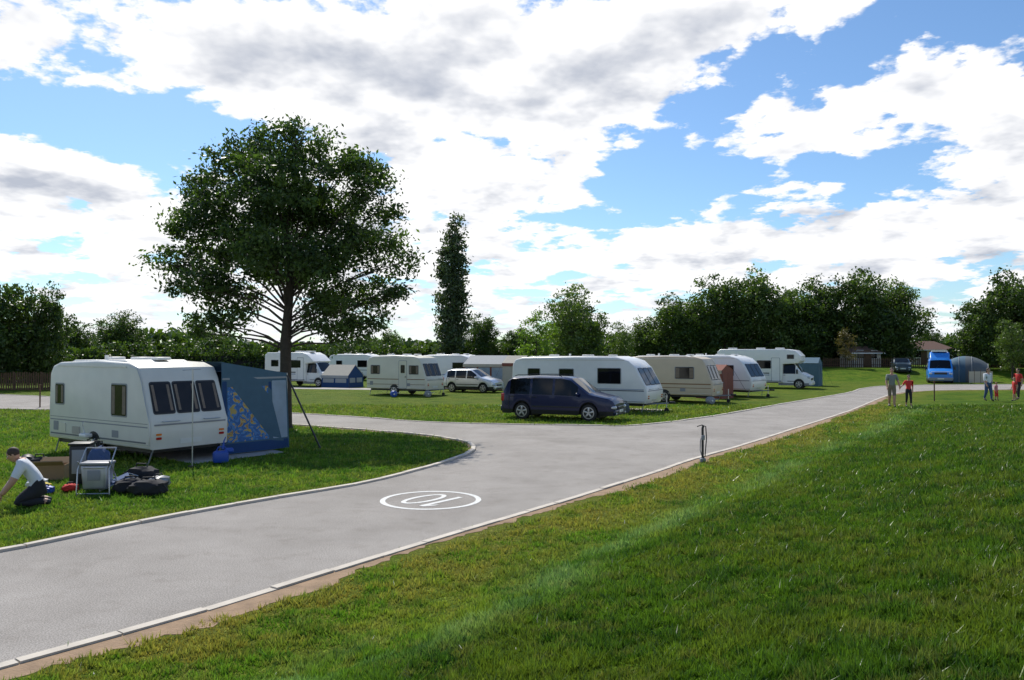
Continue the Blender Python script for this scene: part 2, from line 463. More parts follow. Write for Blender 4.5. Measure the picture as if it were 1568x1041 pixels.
kerb('kerb', right_edge, 0, .12, .03)
kerb('kerb', far_edge, -.12, 0, .04)
kerb('kerb', left_kerb, -.12, 0, .05)
def dirt(name, P, side, w0, w1):
    P = resamp(P, .1); n = len(P)
    w = w0 + (w1 - w0) * (.5 + .5 * np.sin(np.cumsum(rng.normal(0, .3, n)))) + rng.normal(0, .03, n)
    A = offset_line(P, .11 * side); B = offset_line(P, (.13 + np.abs(w)) * side)
    V = np.vstack([np.c_[A, np.full(n, .014)], np.c_[B, np.full(n, .004)]])
    F = [[i, i + 1, n + i + 1, n + i] for i in range(n - 1)]
    COL.objects.link(bpy.data.objects.new(name, np_mesh(name, V, np.array(F), M['dirt'], smooth=False)))
dirt('dirt_verge', right_edge, 1, .08, .38)
dirt('dirt_verge', left_kerb, -1, .02, .12)
# roundel
mb = MB()
C = Vector((-1.53, 15.05, .013)); up = Vector((-.6, -.8, 0)); lf = Vector((.8, -.6, 0))
def ring(c, ra, rb, wa, ax, ay, n=48):
    vs = []; fs = []
    for i in range(n):
        a = 2 * math.pi * i / n; dv = ax * math.cos(a); du = ay * math.sin(a)
        vs.append(c + dv * ra + du * rb); vs.append(c + dv * (ra - wa) + du * (rb - wa))
    for i in range(n):
        j = (i + 1) % n; fs.append([2 * i, 2 * j, 2 * j + 1, 2 * i + 1])
    mb.add(vs, fs, 'paint')
ring(C, .95, .95, .1, lf, up)
ring(C - lf * .17, .27, .56, .1, lf, up)
c1 = C + lf * .27
mb.add([c1 - lf * .055 - up * .55, c1 + lf * .055 - up * .55, c1 + lf * .055 + up * .55, c1 - lf * .055 + up * .55], [[0, 1, 2, 3]], 'paint')
mb.add([c1 + lf * .057 + up * .55, c1 + lf * .057 + up * .38, c1 + lf * .17 + up * .25, c1 + lf * .17 + up * .36], [[0, 1, 2, 3]], 'paint')
mb.obj('road_marking')
def pad(name, pts, z=.006, mat='pad'):
    m2 = MB(); m2.add([(x, y, z) for x, y in pts], [list(range(len(pts)))], mat); return m2.obj(name)
pad_poly = np.array([(-13, 24), (-7.9, 19.9), (-6.3, 22.2), (-10.5, 27)])
pad('gravel_pad', [tuple(p) for p in pad_poly])
pad('gravel_path', [(-26, 62.5), (-9.5, 58.5), (-9.5, 61), (-26, 66)], .007)
pad('gravel_pad', [(-1, 41.5), (6.4, 36.9), (7.8, 38.6), (.4, 43)])

# ------------------------------------------------------------------ grass blades
N = 640000
yy = 3.2 * (42 / 3.2) ** rng.random(N); xx = (rng.random(N) * 2 - 1) * .74 * yy + rng.normal(0, .1, N)
keep = ~inside(xx, yy, road_poly) & ~inside(xx, yy, pad_poly)
xx, yy = xx[keep], yy[keep]
dR = poly_dist(xx, yy, RE_S); dLk = np.abs(poly_dist(xx, yy, left_kerb[::2]))
keep = (dR > .18 + fbm(xx, yy, 2.5, 3) * .45 + rng.random(len(xx)) ** 2 * .25) | ((dR < 0) & (dLk > .14 + .1 * rng.random(len(xx))))
xx, yy, dR, dLk = xx[keep], yy[keep], dR[keep], dLk[keep]
zz = terrain(xx, yy, dR); n = len(xx)
tall = np.exp(-((dR - 2.7 - 1.2 * (fbm(xx, yy, .4, 3) - .5)) / .5) ** 2) * sm((fbm(xx + 7, yy, 1.2, 3, .7) - .35) / .25)
clump = (fbm(xx, yy, 6, 3, .8) - .5) * 3.6
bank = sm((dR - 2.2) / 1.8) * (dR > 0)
h = (.018 + .034 * rng.random(n)) * np.clip(1 + 1.0 * clump + .55 * tall + .25 * bank, .3, 3.2) * (1 + yy / 60)
w = (.0025 + .0027 * rng.random(n)) * (1 + yy / 6)
a = rng.random(n) * 2 * np.pi; lean = rng.normal(0, .6, n); la = rng.random(n) * 2 * np.pi
B0 = np.c_[xx - np.cos(a) * w, yy - np.sin(a) * w, zz - .004]; B1 = np.c_[xx + np.cos(a) * w, yy + np.sin(a) * w, zz - .004]
Tp = np.c_[xx + np.cos(la) * h * lean, yy + np.sin(la) * h * lean, zz + h]
V = np.stack([B0, B1, Tp], 1).reshape(-1, 3); F = np.arange(3 * n).reshape(-1, 3)
def lerp(a, b, t): return a * (1 - t[:, None]) + np.array(b) * t[:, None]
dr = dryness(xx, yy, dR, dLk)
col = lerp(np.tile([.05, .15, .007], (n, 1)), (.135, .28, .013), sm((fbm(xx, yy, 2.0, 4, .65) - .34) / .32))
col = lerp(col, (.3, .35, .03), sm((fbm(xx + 40, yy, .9, 5, .7) - .51) / .12) * (.6 - .15 * bank))
col = lerp(col, (.38, .31, .05), dr * sm((fbm(xx, yy + 90, 1.3, 4, .7) - .33) / .25))
col = lerp(col, (.38, .34, .08), sm((fbm(xx + 9, yy + 9, 5, 3, .7) - .57) / .12) * .42)
col = lerp(col, (.27, .48, .06), np.clip(rng.beta(1.2, 3, n) * .8 + .25 * clump, 0, 1) * .5)
col = lerp(col, (.3, .46, .18), tall * .4)
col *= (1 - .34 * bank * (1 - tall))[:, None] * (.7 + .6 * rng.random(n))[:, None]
wh = rng.random(n) < .0004; col[wh] = (.7, .7, .65)
col4 = np.c_[np.clip(col, 0, 1), np.ones(n)]
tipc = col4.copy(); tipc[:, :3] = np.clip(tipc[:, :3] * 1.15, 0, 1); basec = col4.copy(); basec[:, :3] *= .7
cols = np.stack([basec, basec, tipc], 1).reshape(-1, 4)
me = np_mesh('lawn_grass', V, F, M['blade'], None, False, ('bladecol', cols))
COL.objects.link(bpy.data.objects.new('lawn_grass', me))

# ------------------------------------------------------------------ foliage
def leaf_cloud(clumps, sig, per, size, aspect=.5, tint_sd=.25):
    clumps = np.asarray(clumps); nC = len(clumps)
    ct = np.clip(rng.normal(.42, tint_sd, nC), 0, 1)
    sg_ = sig * (.7 + .7 * rng.random(nC))
    C = np.repeat(clumps, per, 0); n = len(C)
    P = C + rng.normal(0, 1, (n, 3)) * np.repeat(sg_, per)[:, None] * np.array([1, 1, .7])
    a = rng.normal(0, 1, (n, 3)); a /= np.linalg.norm(a, axis=1)[:, None]
    b2 = rng.normal(0, 1, (n, 3)); b2 -= a * (a * b2).sum(1)[:, None]; b2 /= np.linalg.norm(b2, axis=1)[:, None]
    s = size * (.6 + .8 * rng.random(n))[:, None]
    V = np.stack([P - a * s * .5, P + b2 * s * aspect * .5, P + a * s * .5, P - b2 * s * aspect * .5], 1).reshape(-1, 3)
    t = np.clip(np.repeat(ct, per) + rng.normal(0, .15, n), 0, 1)
    return V, np.arange(4 * n).reshape(-1, 4), np.repeat(t, 4)
def clumps_in(blobs, dens):
    out = []
    for (x, y, z, rx, ry, rz) in blobs:
        k = max(6, int(dens * rx * ry * rz))
        d = rng.normal(0, 1, (k, 3)); d /= np.linalg.norm(d, axis=1)[:, None]
        r = rng.random(k) ** .38 * rng.uniform(.85, 1.12, k)
        out.append(np.array([x, y, z]) + d * r[:, None] * np.array([rx, ry, rz]))
    return np.vstack(out)
def build_tree_meshes(name, blobs, dens, sig, per, size, leafm, trunk_r, fork_z, lean=0, aspect=.5, bark='trunkbark', twigs=60):
    cl = clumps_in(blobs, dens)
    V, F, t = leaf_cloud(cl, sig, per, size, aspect)
    ml = np_mesh(name + '_leaves', V, F, M[leafm], {'tint': t}, smooth=False)
    m2 = MB(); ztop = max(b_[2] for b_ in blobs)
    top = Vector((lean, 0, fork_z)); lead = Vector((lean + .15, .1, fork_z + (ztop - fork_z) * .75))
    m2.tube([(0, 0, -.15), (0, 0, .15), (lean * .3, .03, fork_z * .5), top], [trunk_r * 1.5, trunk_r * 1.1, trunk_r * .92, trunk_r * .85], bark, 12)
    m2.tube([top - Vector((0, 0, .05)), top.lerp(lead, .33) + Vector((.1, 0, 0)), top.lerp(lead, .66) - Vector((.08, 0, 0)), lead], [trunk_r * .8, trunk_r * .6, trunk_r * .38, trunk_r * .12], bark, 10)
    for bl in blobs:
        c = Vector(bl[:3]); t0 = max(-.12, min(.7, (bl[2] - fork_z - 1.0) / max(.5, lead.z - fork_z) * .42 + random.uniform(-.06, .06)))
        base = top.lerp(lead, t0)
        mid = base.lerp(c, .45) + Vector((random.uniform(-.3, .3), random.uniform(-.3, .3), random.uniform(-.1, .4)))
        k = min(.5, .18 + .05 * max(bl[3:])) * (1 - .5 * max(0, t0))
        m2.tube([base, base.lerp(mid, .5) + Vector((0, 0, .1)), mid, mid.lerp(c, .5), c], [trunk_r * k, trunk_r * k * .8, trunk_r * k * .6, trunk_r * k * .4, trunk_r * .1], bark, 6)
        for _ in range(max(2, twigs // len(blobs))):
            d = Vector((random.gauss(0, 1), random.gauss(0, 1), random.gauss(.3, .8))).normalized()
            e = c + Vector((d.x * bl[3], d.y * bl[4], d.z * bl[5])) * .85
            s0 = mid.lerp(c, random.uniform(0, .9))
            m2.tube([s0, s0.lerp(e, .5) + Vector((0, 0, .08)), e], [trunk_r * .12, trunk_r * .08, trunk_r * .03], bark, 4)
    ot = m2.obj('trunk'); mt = ot.data; bpy.data.objects.remove(ot)
    return mt, ml
def place_tree(name, meshes, loc, sc=(1, 1, 1), rz=0):
    e = bpy.data.objects.new(name, None); COL.objects.link(e)
    e.location = loc; e.scale = sc; e.rotation_euler = (0, 0, rz)
    for nm, me in zip(('trunk', 'leaves'), meshes):
        o = bpy.data.objects.new(nm, me); COL.objects.link(o); o.parent = e
    return e
bl = [(-2.2, .3, 9.6, 1.15), (-1.3, .3, 10.5, .75), (-.3, 0, 10.1, 1.1), (.3, .1, 10.9, .5), (1.0, .2, 10.2, .95), (2.0, .2, 9.7, .85), (2.7, -.4, 8.8, 1.15), (3.3, .2, 9.3, .5), (-2.9, -.6, 7.9, 1.2), (-3.5, 0, 8.9, .55), (0, -1, 8.4, 1.55), (0, 1.4, 8.4, 1.55),
      (3.1, .3, 6.9, 1.2), (3.8, -.2, 7.9, .5), (-3.3, .5, 6.3, 1.05), (-4.4, -.2, 6.1, .65), (-4.0, .1, 7.1, .45), (-2.6, -.8, 5.1, 1.0), (-4.0, .2, 5.1, .5), (-.4, -1.6, 6.4, 1.3), (-.3, 1.8, 6.2, 1.4), (1.5, -1.3, 5.9, 1.25),
      (2.9, .5, 5.0, 1.05), (4.3, .1, 6.1, .6), (1.0, .9, 4.8, 1.0), (2.2, -.4, 4.3, .85), (3.3, .2, 4.0, .6), (1.2, -.6, 4.0, .7), (-2.9, .3, 4.1, .75), (-1.6, .2, 4.7, .9), (-2.0, -.6, 3.7, .6), (2.7, .3, 3.4, .55), (4.1, -.3, 4.8, .5),
      (1.9, .5, 7.4, 1.3), (-1.7, .2, 7.0, 1.3), (1.7, .4, 3.4, .5), (-3.3, .2, 3.5, .4)]
ash = build_tree_meshes('ash', [(x, y, z, r, r * 1.15, r * .85) for x, y, z, r in bl], 23, .22, 74, .165, 'leaf', .23, 3.3, aspect=.45, twigs=170)
place_tree('ash_tree', ash, (-8.3, 29.2, 0))
def crown(n, w, z0, z1, r0, r1):
    out = []
    for i in range(n):
        t = (i + .5) / n; z = z0 + (z1 - z0) * t
        env = math.sin(math.pi * min(1, (.18 + t * .72))) ** .7
        a = i * 2.4 + random.random(); rad = w * env * random.uniform(.35, .85)
        r = random.uniform(r0, r1) * (.65 + .5 * env)
        out.append((rad * math.cos(a), rad * math.sin(a), z, r, r, r * .85))
    return out
T = []
for i in range(4):
    T.append(build_tree_meshes('broad%d' % i, crown(20, 3.6, 1.3, 8.7, 1.0, 1.7) + [(0, 0, 4.5, 2.4, 2.4, 2.6), (0, 0, 7.2, 1.9, 1.9, 1.6), (0, 0, 2.0, 3.0, 3.0, 1.2)], 4.2, .36, 50, .33, 'leaf_g' if i == 3 else 'leaf_d', .22, 2.0, twigs=30))
TL = build_tree_meshes('light', crown(12, 2.6, 2.2, 8.6, .8, 1.3) + [(0, 0, 5, 1.6, 1.6, 2)], 6, .32, 42, .26, 'leaf_g', .16, 2.2, twigs=60)
TW = build_tree_meshes('willow', crown(9, 1.9, 2.0, 8.6, .8, 1.2), 8, .3, 42, .27, 'leaf_l', .13, 2.0, twigs=40)
TR = build_tree_meshes('russet', crown(8, 1.9, 2.4, 8.6, .9, 1.2), 7, .3, 40, .3, 'leaf_r', .13, 2.6, twigs=40)
def tz(x, y): return float(terrain(np.array([x]), np.array([y]))[0])
def bt(name, k, x, y, h, w=None):
    me = T[k] if isinstance(k, int) else k
    s = h / 9.8; sw = (w / 8.6) if w else s
    place_tree(name, me, (x, y, tz(x, y) - .05), (sw, sw, s), random.uniform(0, 6.28))
pb = []
for i in range(24):
    t = i / 23; z = 2.0 + 15.4 * t; r = 2.0 * math.sin(math.pi * (.2 + .69 * t)) ** .8
    pb.append((random.uniform(-.22, .22) + .35 * t, random.uniform(-.3, .3), z, r * .95, r, 1.3))
pop = build_tree_meshes('poplar', pb, 4.4, .33, 34, .38, 'leaf_p', .3, 2.0, twigs=30)
place_tree('poplar_tree', pop, (-6.9, 90, 0))
bt('conifer_tree', 0, -39.5, 60, 8.8, 8.0); bt('conifer_tree', 1, -36.6, 62, 8.0, 5.0)
bt('oak_tree', 1, -54, 110, 8.4, 8.5); bt('oak_tree', 2, -62, 112, 7.3, 8); bt('oak_tree', 3, -68, 108, 7.6, 9); bt('oak_tree', 0, -44, 118, 6, 8)
bt('oak_tree', 3, -15.3, 100, 5.7, 4.2)
bt('oak_tree', 2, -3.4, 96, 7.6, 5.5); bt('oak_tree', 0, .8, 99, 6.0, 5); bt('oak_tree', 1, -7.5, 98, 6, 5)
bt('sycamore_tree', TL, 5.6, 76, 9.9, 9.0); bt('sycamore_tree', 3, 6.6, 80, 8.4, 7)
bt('willow_tree', TW, 2.2, 72, 7.2, 6.6); bt('willow_tree', TL, 11.6, 85, 6.4, 5.5)
for x, y, h, w, k in [(16.5, 97, 6.6, 7.5, 3), (20, 95, 9.0, 9, 1), (25.4, 95, 11.4, 10, 2), (30, 96, 11.5, 10, 3), (34, 97, 9.4, 9, 0), (38.2, 99, 11.2, 9.5, 1), (42.6, 97, 12.2, 10, 2),
                      (46.6, 97, 10.6, 8.5, 3), (23, 102, 8.5, 9, 3), (50.5, 85, 8, 7, 0), (54, 86, 10.6, 8.5, 1), (59, 84, 11.2, 9.5, 3), (64, 90, 9, 9, 2)]:
    bt('oak_tree', k, x, y, h, w)
bt('oak_tree', 0, 69, 132, 5.5, 6); bt('oak_tree', 2, 76, 130, 6, 8)
bt('cherry_tree', TR, 36.8, 88, 4.9, 4.4)
bt('birch_tree', TL, 49, 78, 6.3, 5.5)
def hedge(name, pts, w, h, leafm='leaf_d', size=.3, dens=9):
    P = resamp(np.array(pts, float), .5); m2 = MB(); cl = []
    for x, y in P:
        z0 = tz(x, y); hh = h * random.uniform(.82, 1.15)
        for _ in range(dens): cl.append((x + random.uniform(-.3, .3), y + random.uniform(-w / 2, w / 2), z0 + random.uniform(.1, 1) ** .7 * hh))
    V, F, t = leaf_cloud(cl, .22, 26, size, .6)
    me = np_mesh(name, V, F, M[leafm], {'tint': t}, smooth=False)
    e = bpy.data.objects.new(name, None); COL.objects.link(e)
    o = bpy.data.objects.new('foliage', me); COL.objects.link(o); o.parent = e
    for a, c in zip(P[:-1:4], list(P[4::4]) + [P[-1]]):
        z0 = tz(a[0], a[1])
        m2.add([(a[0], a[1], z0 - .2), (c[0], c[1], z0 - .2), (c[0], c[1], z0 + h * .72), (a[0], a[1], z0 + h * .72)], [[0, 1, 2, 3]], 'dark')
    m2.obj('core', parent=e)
hedge('hedge', [(-60, 66), (-45, 72), (-26, 82), (-10, 92)], 1.6, 3.3)
hedge('hedge', [(-9, 97), (10, 99), (18, 100)], 1.6, 3.6)
hedge('hedge', [(18, 100), (34, 100), (50, 100)], 1.6, 2.8)
hedge('hedge', [(51, 92), (66, 92), (90, 94)], 1.6, 2.4)
cl = []
for i in range(1500):
    ang = R(random.uniform(-44, 44)); d = random.uniform(200, 230)
    hh = 5.5 + 2.5 * math.sin(ang * 19) * math.sin(ang * 7 + 1) + random.uniform(-1, 1)
    for z in (.2, .5, .8): cl.append((d * math.sin(ang), d * math.cos(ang), hh * z))
V, F, t = leaf_cloud(cl, 1.0, 10, 1.5, .8)
COL.objects.link(bpy.data.objects.new('distant_trees', np_mesh('distant_trees', V, F, M['leaf_d'], {'tint': t}, smooth=False)))

# ------------------------------------------------------------------ wheels
def wheel(mb, x, y, r=.32, w=.2, rim='rim', side=-1, spokes=5):
    mb.cyl((x, y, r), (0, 1, 0), r, w, 'rubber', 28, .035)
    yo = y + side * w / 2
    mb.cyl((x, yo + side * .002, r), (0, 1, 0), r * .68, .02, 'black', 24)
    for k in range(spokes):
        a = 2 * math.pi * k / spokes + .3
        rot = Matrix.Rotation(-a, 4, 'Y')
        mb.box((x + math.cos(a) * r * .33, yo + side * .014, r + math.sin(a) * r * .33), (r * .6, .02, r * .2), rim, .004, rot)
    mb.cyl((x, yo + side * .016, r), (0, 1, 0), r * .18, .03, rim, 12)
    n = 24; vs = []; fs = []
    for i in range(n):
        a = 2 * math.pi * i / n
        for q, oy in ((.70, .012), (.70, .02), (.6, .02), (.6, .012)): vs.append((x + r * q * math.cos(a), yo + side * oy, r + r * q * math.sin(a)))
    for i in range(n):
        j = (i + 1) % n
        for q in range(4): fs.append([4 * i + q, 4 * j + q, 4 * j + (q + 1) % 4, 4 * i + (q + 1) % 4])
    mb.add(vs, fs, rim)

# ------------------------------------------------------------------ caravan
NOSE = {'old': [(0, .40), (.02, .7), (.02, 1.05), (-.05, 1.18), (-.40, 2.12), (-.58, 2.40), (-1.0, 2.52)],
        'modern': [(-.08, .42), (.04, .62), (.06, 1.0), (-.04, 1.24), (-.50, 2.06), (-.85, 2.38), (-1.4, 2.55)]}
def caravan(name, loc, rz, L, W, nose, body, wins, fwin=True, stripes=(), door=None, twin=False, glass='acryl', fglass='acryl', hitch=.75, extra=None, fpanes=3):
    mb = MB(); hx = L / 2
    ns = NOSE[nose]
    prof = [(hx + x, z) for x, z in ns] + [(0, 2.57), (-hx + .6, 2.52), (-hx + .22, 2.42), (-hx + .06, 2.2), (-hx, 1.3), (-hx + .02, .42)]
    mb.prism(prof, -W / 2, W / 2, body, .07)
    mb.prism([(hx - 1.4, 2.535), (hx - 1.6, 2.59), (-hx + .9, 2.58), (-hx + .7, 2.515)], -W / 2 + .25, W / 2 - .25, 'roofw', .03)
    for x, s_ in ((-L * .25, .4), (0.1, .5), (L * .2, .35)):
        mb.box((x, .1, 2.62), (s_, .4, .08), 'roofw', .03)
    mb.cyl((-.6, -.5, 2.64), (0, 0, 1), .05, .14, 'roofw', 10)
    for sd in (-1, 1):
        y = sd * W / 2
        def rect(x0, x1, z0, z1):
            p = [(x0, y, z0), (x1, y, z0), (x1, y, z1), (x0, y, z1)]
            return p if sd < 0 else p[::-1]
        for (x0, x1, z0, z1) in wins:
            mb.window(rect(x0, x1, z0, z1), glass)
            if glass == 'acryl':
                for a, c in ((x0 + .05, x0 + .05 + (x1 - x0) * .2), (x1 - .05 - (x1 - x0) * .2, x1 - .05)):
                    mb.plate(rect(a, c, z0 + .07, z1 - .07), .0205, 'curtain', .01)
        for (z, hgt, m) in stripes:
            mb.plate(rect(-hx + .1, hx - .1, z, z + hgt), .004, m)
        mb.plate(rect(-hx + .08, hx - .08, .5, .53), .012, 'trim')
        mb.plate(rect(-hx + .45, hx - 1.05, 2.40, 2.425), .014, 'trim')
        mb.plate(rect(-hx + .3, -hx + .55, .65, .9), .01, 'greytrim', .02)
        mb.plate(rect(.8, 1.1, .62, .8), .01, 'greytrim', .02)
        if door is not None and sd == door[1]:
            mb.plate(rect(door[0] - .32, door[0] + .32, .45, 2.25), .008, 'greytrim', .08)
            mb.plate(rect(door[0] - .29, door[0] + .29, .48, 2.22), .013, body, .07)
            mb.window(rect(door[0] - .18, door[0] + .18, 1.4, 2.0), glass)
            mb.box((door[0] + .22, y + sd * .03, 1.2), (.1, .04, .05), 'black', .01)
        for wx in ((-.45, .3) if twin else (-.1,)):
            n = 12; pts = [(wx - .36, y, .36)] + [(wx + .36 * -math.cos(math.pi * k / n), y, .36 + .36 * math.sin(math.pi * k / n)) for k in range(1, n)] + [(wx + .36, y, .36)]
            pts = pts[::-1] if sd < 0 else pts
            mb.plate(pts, .006, 'black')
            wheel(mb, wx, y - sd * .06, .31, .18, 'rim', sd)
    def fx(z):
        zz = [p[1] for p in ns]; return hx + np.interp(z, zz, [p[0] for p in ns])
    if fwin:
        z0, z1 = (1.25, 2.05)
        e = W / 2 - .14
        panes = [(-e, -.36), (-.33, .33), (.36, e)] if fpanes == 3 else [(-e, e)]
        for y0, y1 in panes:
            mb.window([(fx(z0), y0, z0), (fx(z0), y1, z0), (fx(z1), y1 * .97, z1), (fx(z1), y0 * .97, z1)], fglass, 'black' if fpanes == 3 else 'greytrim', .07)
            if fglass == 'acryl':
                for a, c in ((y0 + .06, y0 + .13), (y1 - .13, y1 - .06)):
                    mb.plate([(fx(z0 + .08), a, z0 + .08), (fx(z0 + .08), c, z0 + .08), (fx(z1 - .08), c, z1 - .08), (fx(z1 - .08), a, z1 - .08)], .0205, 'curtain')
    mb.plate([(fx(.98), -W / 2 + .1, .98), (fx(.98), W / 2 - .1, .98), (fx(1.02), W / 2 - .1, 1.02), (fx(1.02), -W / 2 + .1, 1.02)], .012, 'greytrim')
    mb.plate([(fx(.5), -.3, .5), (fx(.5), .3, .5), (fx(.62), .3, .62), (fx(.62), -.3, .62)], .014, 'plate', .01)
    for sy in (-1, 1):
        yc = sy * (W / 2 - .22)
        mb.plate([(fx(.64), yc - .07, .64), (fx(.64), yc + .07, .64), (fx(.70), yc + .07, .70), (fx(.70), yc - .07, .70)], .02, 'red', .02)
        mb.plate([(fx(.74), yc - .07, .74), (fx(.74), yc + .07, .74), (fx(.79), yc + .07, .79), (fx(.79), yc - .07, .79)], .02, 'orange', .02)
        mb.tube([(hx + .03, sy * (W / 2 - .3), 1.08), (hx + .09, sy * (W / 2 - .3), 1.08), (hx + .09, sy * (W / 2 - .75), 1.08), (hx + .03, sy * (W / 2 - .75), 1.08)], .013, 'trim', 6)
        mb.tube([(fx(.45) - .1, sy * (W / 2 - .15), .4), (hx - .25, sy * (W / 2 - .1), .02)], .02, 'greytrim', 6)
        mb.tube([(-hx + .3, sy * (W / 2 - .15), .4), (-hx + .2, sy * (W / 2 - .1), .02)], .02, 'greytrim', 6)
    mb.box((0, 0, .36), (L - .5, W - .35, .12), 'black')
    if hitch:
        for sy in (-.45, .45): mb.tube([(hx - .3, sy, .36), (hx + hitch, 0, .42)], .03, 'greytrim', 6)
        mb.box((hx + hitch + .1, 0, .45), (.3, .09, .1), 'black', .02)
        mb.tube([(hx + hitch - .2, .12, .75), (hx + hitch - .2, .12, .12)], .025, 'trim', 8)
        mb.cyl((hx + hitch - .2, .12, .1), (0, 1, 0), .1, .07, 'rubber', 14)
    if extra: extra(mb)
    return mb.obj(name, loc, rz)

def near_extra(mb):
    y = -1.1
    mb.plate([(-1.9, y, .62), (-1.55, y, .62), (-1.55, y, .86), (-1.9, y, .86)], .02, 'cream', .03)
    mb.plate([(-1.2, y, .6), (-.8, y, .6), (-.8, y, .8), (-1.2, y, .8)], .02, 'awn_cream', .03)
    mb.box((-.2, y - .16, .62), (.35, .2, .1), 'white', .03)
    mb.tube([(-.35, y - .1, .62), (-.3, y - .2, .9), (-.22, y - .22, .95)], .02, 'white', 6)
    mb.tube([(.15, y - .1, .55), (.2, y - .3, .35), (.55, y - .35, .2), (.9, y - .2, .06)], .018, 'greytrim', 6)
    mb.tube([(2.5, y - .004, .5), (2.52, y - .004, 1.05), (2.45, y - .004, 1.2), (2.12, y - .004, 2.1), (1.95, y - .004, 2.38)], .012, 'trim', 5)
    mb.plate([(-2.4, y, .54), (2.35, y, .54), (2.35, y, .58), (-2.4, y, .58)], .006, 'stripe_g')
caravan('caravan', (-10.25, 21.75, 0), R(-34.9), 5.05, 2.2, 'old', 'ivory', [(-2.15, -1.65, 1.35, 1.95), (.75, 1.5, 1.15, 2.0)],
        stripes=[(1.02, .012, 'stripe_g'), (.93, .03, 'greytrim')], hitch=0, extra=near_extra)
def big_awning():
    mb = MB(); x0, x1 = -1.9, 2.2; y0, y1 = 1.12, 3.3; zi, zo = 2.52, 2.18
    nxr, nyr = 9, 6; vs = []; fs = []
    for i in range(nxr):
        for j in range(nyr):
            u = i / (nxr - 1); v = j / (nyr - 1)
            sag = -.07 * math.sin(math.pi * v) * (1 - .5 * abs(math.cos(2 * math.pi * u)))
            vs.append((x0 + (x1 - x0) * u, y0 + (y1 - y0) * v, zi + (zo - zi) * v + sag + .01))
    for i in range(nxr - 1):
        for j in range(nyr - 1): fs.append([i * nyr + j, i * nyr + j + 1, (i + 1) * nyr + j + 1, (i + 1) * nyr + j])
    mb.add(vs, fs, 'awn_slate')
    for x in (x0, x1):
        s = 1 if x == x1 else -1
        P = [(x, y0, .03), (x + s * .12, y1, .03), (x, y1, zo), (x, y0, zi)]
        if s < 0: P = P[::-1]
        mb.plate(P, .004, 'awn_slate', 0, .004)
    def q(ya, yb, za, zb, m, t):
        def px(y, z): return x1 + .12 * (y - y0) / (y1 - y0) * (1 - z / zo)
        mb.plate([(px(ya, za), ya, za), (px(yb, za), yb, za), (px(yb, zb), yb, zb), (px(ya, zb), ya, zb)], t, m, .03, .0)
    q(y0 + .02, y1 - .02, .04, .3, 'awn_blue', .008)
    q(y0 + .02, y0 + .16, .32, 2.0, 'awn_blue', .008)
    q(y0 + .18, y0 + 1.5, .34, 1.84, 'print', .012)
    q(y0 + 1.52, y0 + 1.62, .32, 1.95, 'awn_blue', .008)
    q(y0 + 1.64, y1 - .05, .34, 1.98, 'awn_lt', .012)
    q(y0 + .02, y1 - .03, 2.04, 2.09, 'awn_grey', .009)
    mb.plate([(x1, y1, .03), (x0, y1, .03), (x0, y1, zo), (x1, y1, zo)], .004, 'awn_slate', 0, .004)
    for t in (.2, .5, .8):
        xa = x0 + (x1 - x0) * t
        mb.plate([(xa + .5, y1 + .01, .7), (xa - .5, y1 + .01, .7), (xa - .5, y1 + .01, 1.7), (xa + .5, y1 + .01, 1.7)], .006, 'awn_lt', .03, .0)
    mb.plate([(x1 + .01, y1 + .02, zo - .14), (x0, y1 + .02, zo - .14), (x0, y1 + .02, zo + .01), (x1 + .01, y1 + .02, zo + .01)], .006, 'awn_grey', 0, .0)
    for x in (x0 + .04, x1 + .015): mb.tube([(x, y1, 0), (x, y1, zo)], .016, 'pole', 6)
    mb.tube([(x1, y1, zo - .05), (x1 + .95, y1 + .45, .0)], .026, 'black', 6)
    mb.tube([(x0, y1, zo), (x0 - .8, y1 + .9, .0)], .012, 'black', 5)
    return mb.obj('caravan_awning', (-10.25, 21.75, 0), R(-34.9))
big_awning()
mb = MB()
mb.tube([(0, 0, 0), (0, 0, 2.4)], .014, 'pole', 6); mb.tube([(-.25, 0, 2.35), (.2, 0, 2.38)], .008, 'pole', 5)
mb.cyl((0, 0, .02), (0, 0, 1), .1, .04, 'black', 12)
mb.obj('antenna_pole', (-7.75, 19.35, 0))
mb = MB()
mb.box((0, 0, .17), (.38, .28, .3), 'blue_pl', .07); mb.tube([(-.1, 0, .32), (-.05, 0, .42), (.1, 0, .42), (.12, 0, .32)], .018, 'blue_pl', 6)
mb.box((.2, .04, .32), (.22, .2, .12), 'blue_pl', .05); mb.tube([(.05, 0, .36), (.08, .05, .56), (.12, .05, .66)], [.03, .02, .012], 'blue_pl', 6)
mb.obj('water_carrier', (-7.3, 20.0, 0), .4)

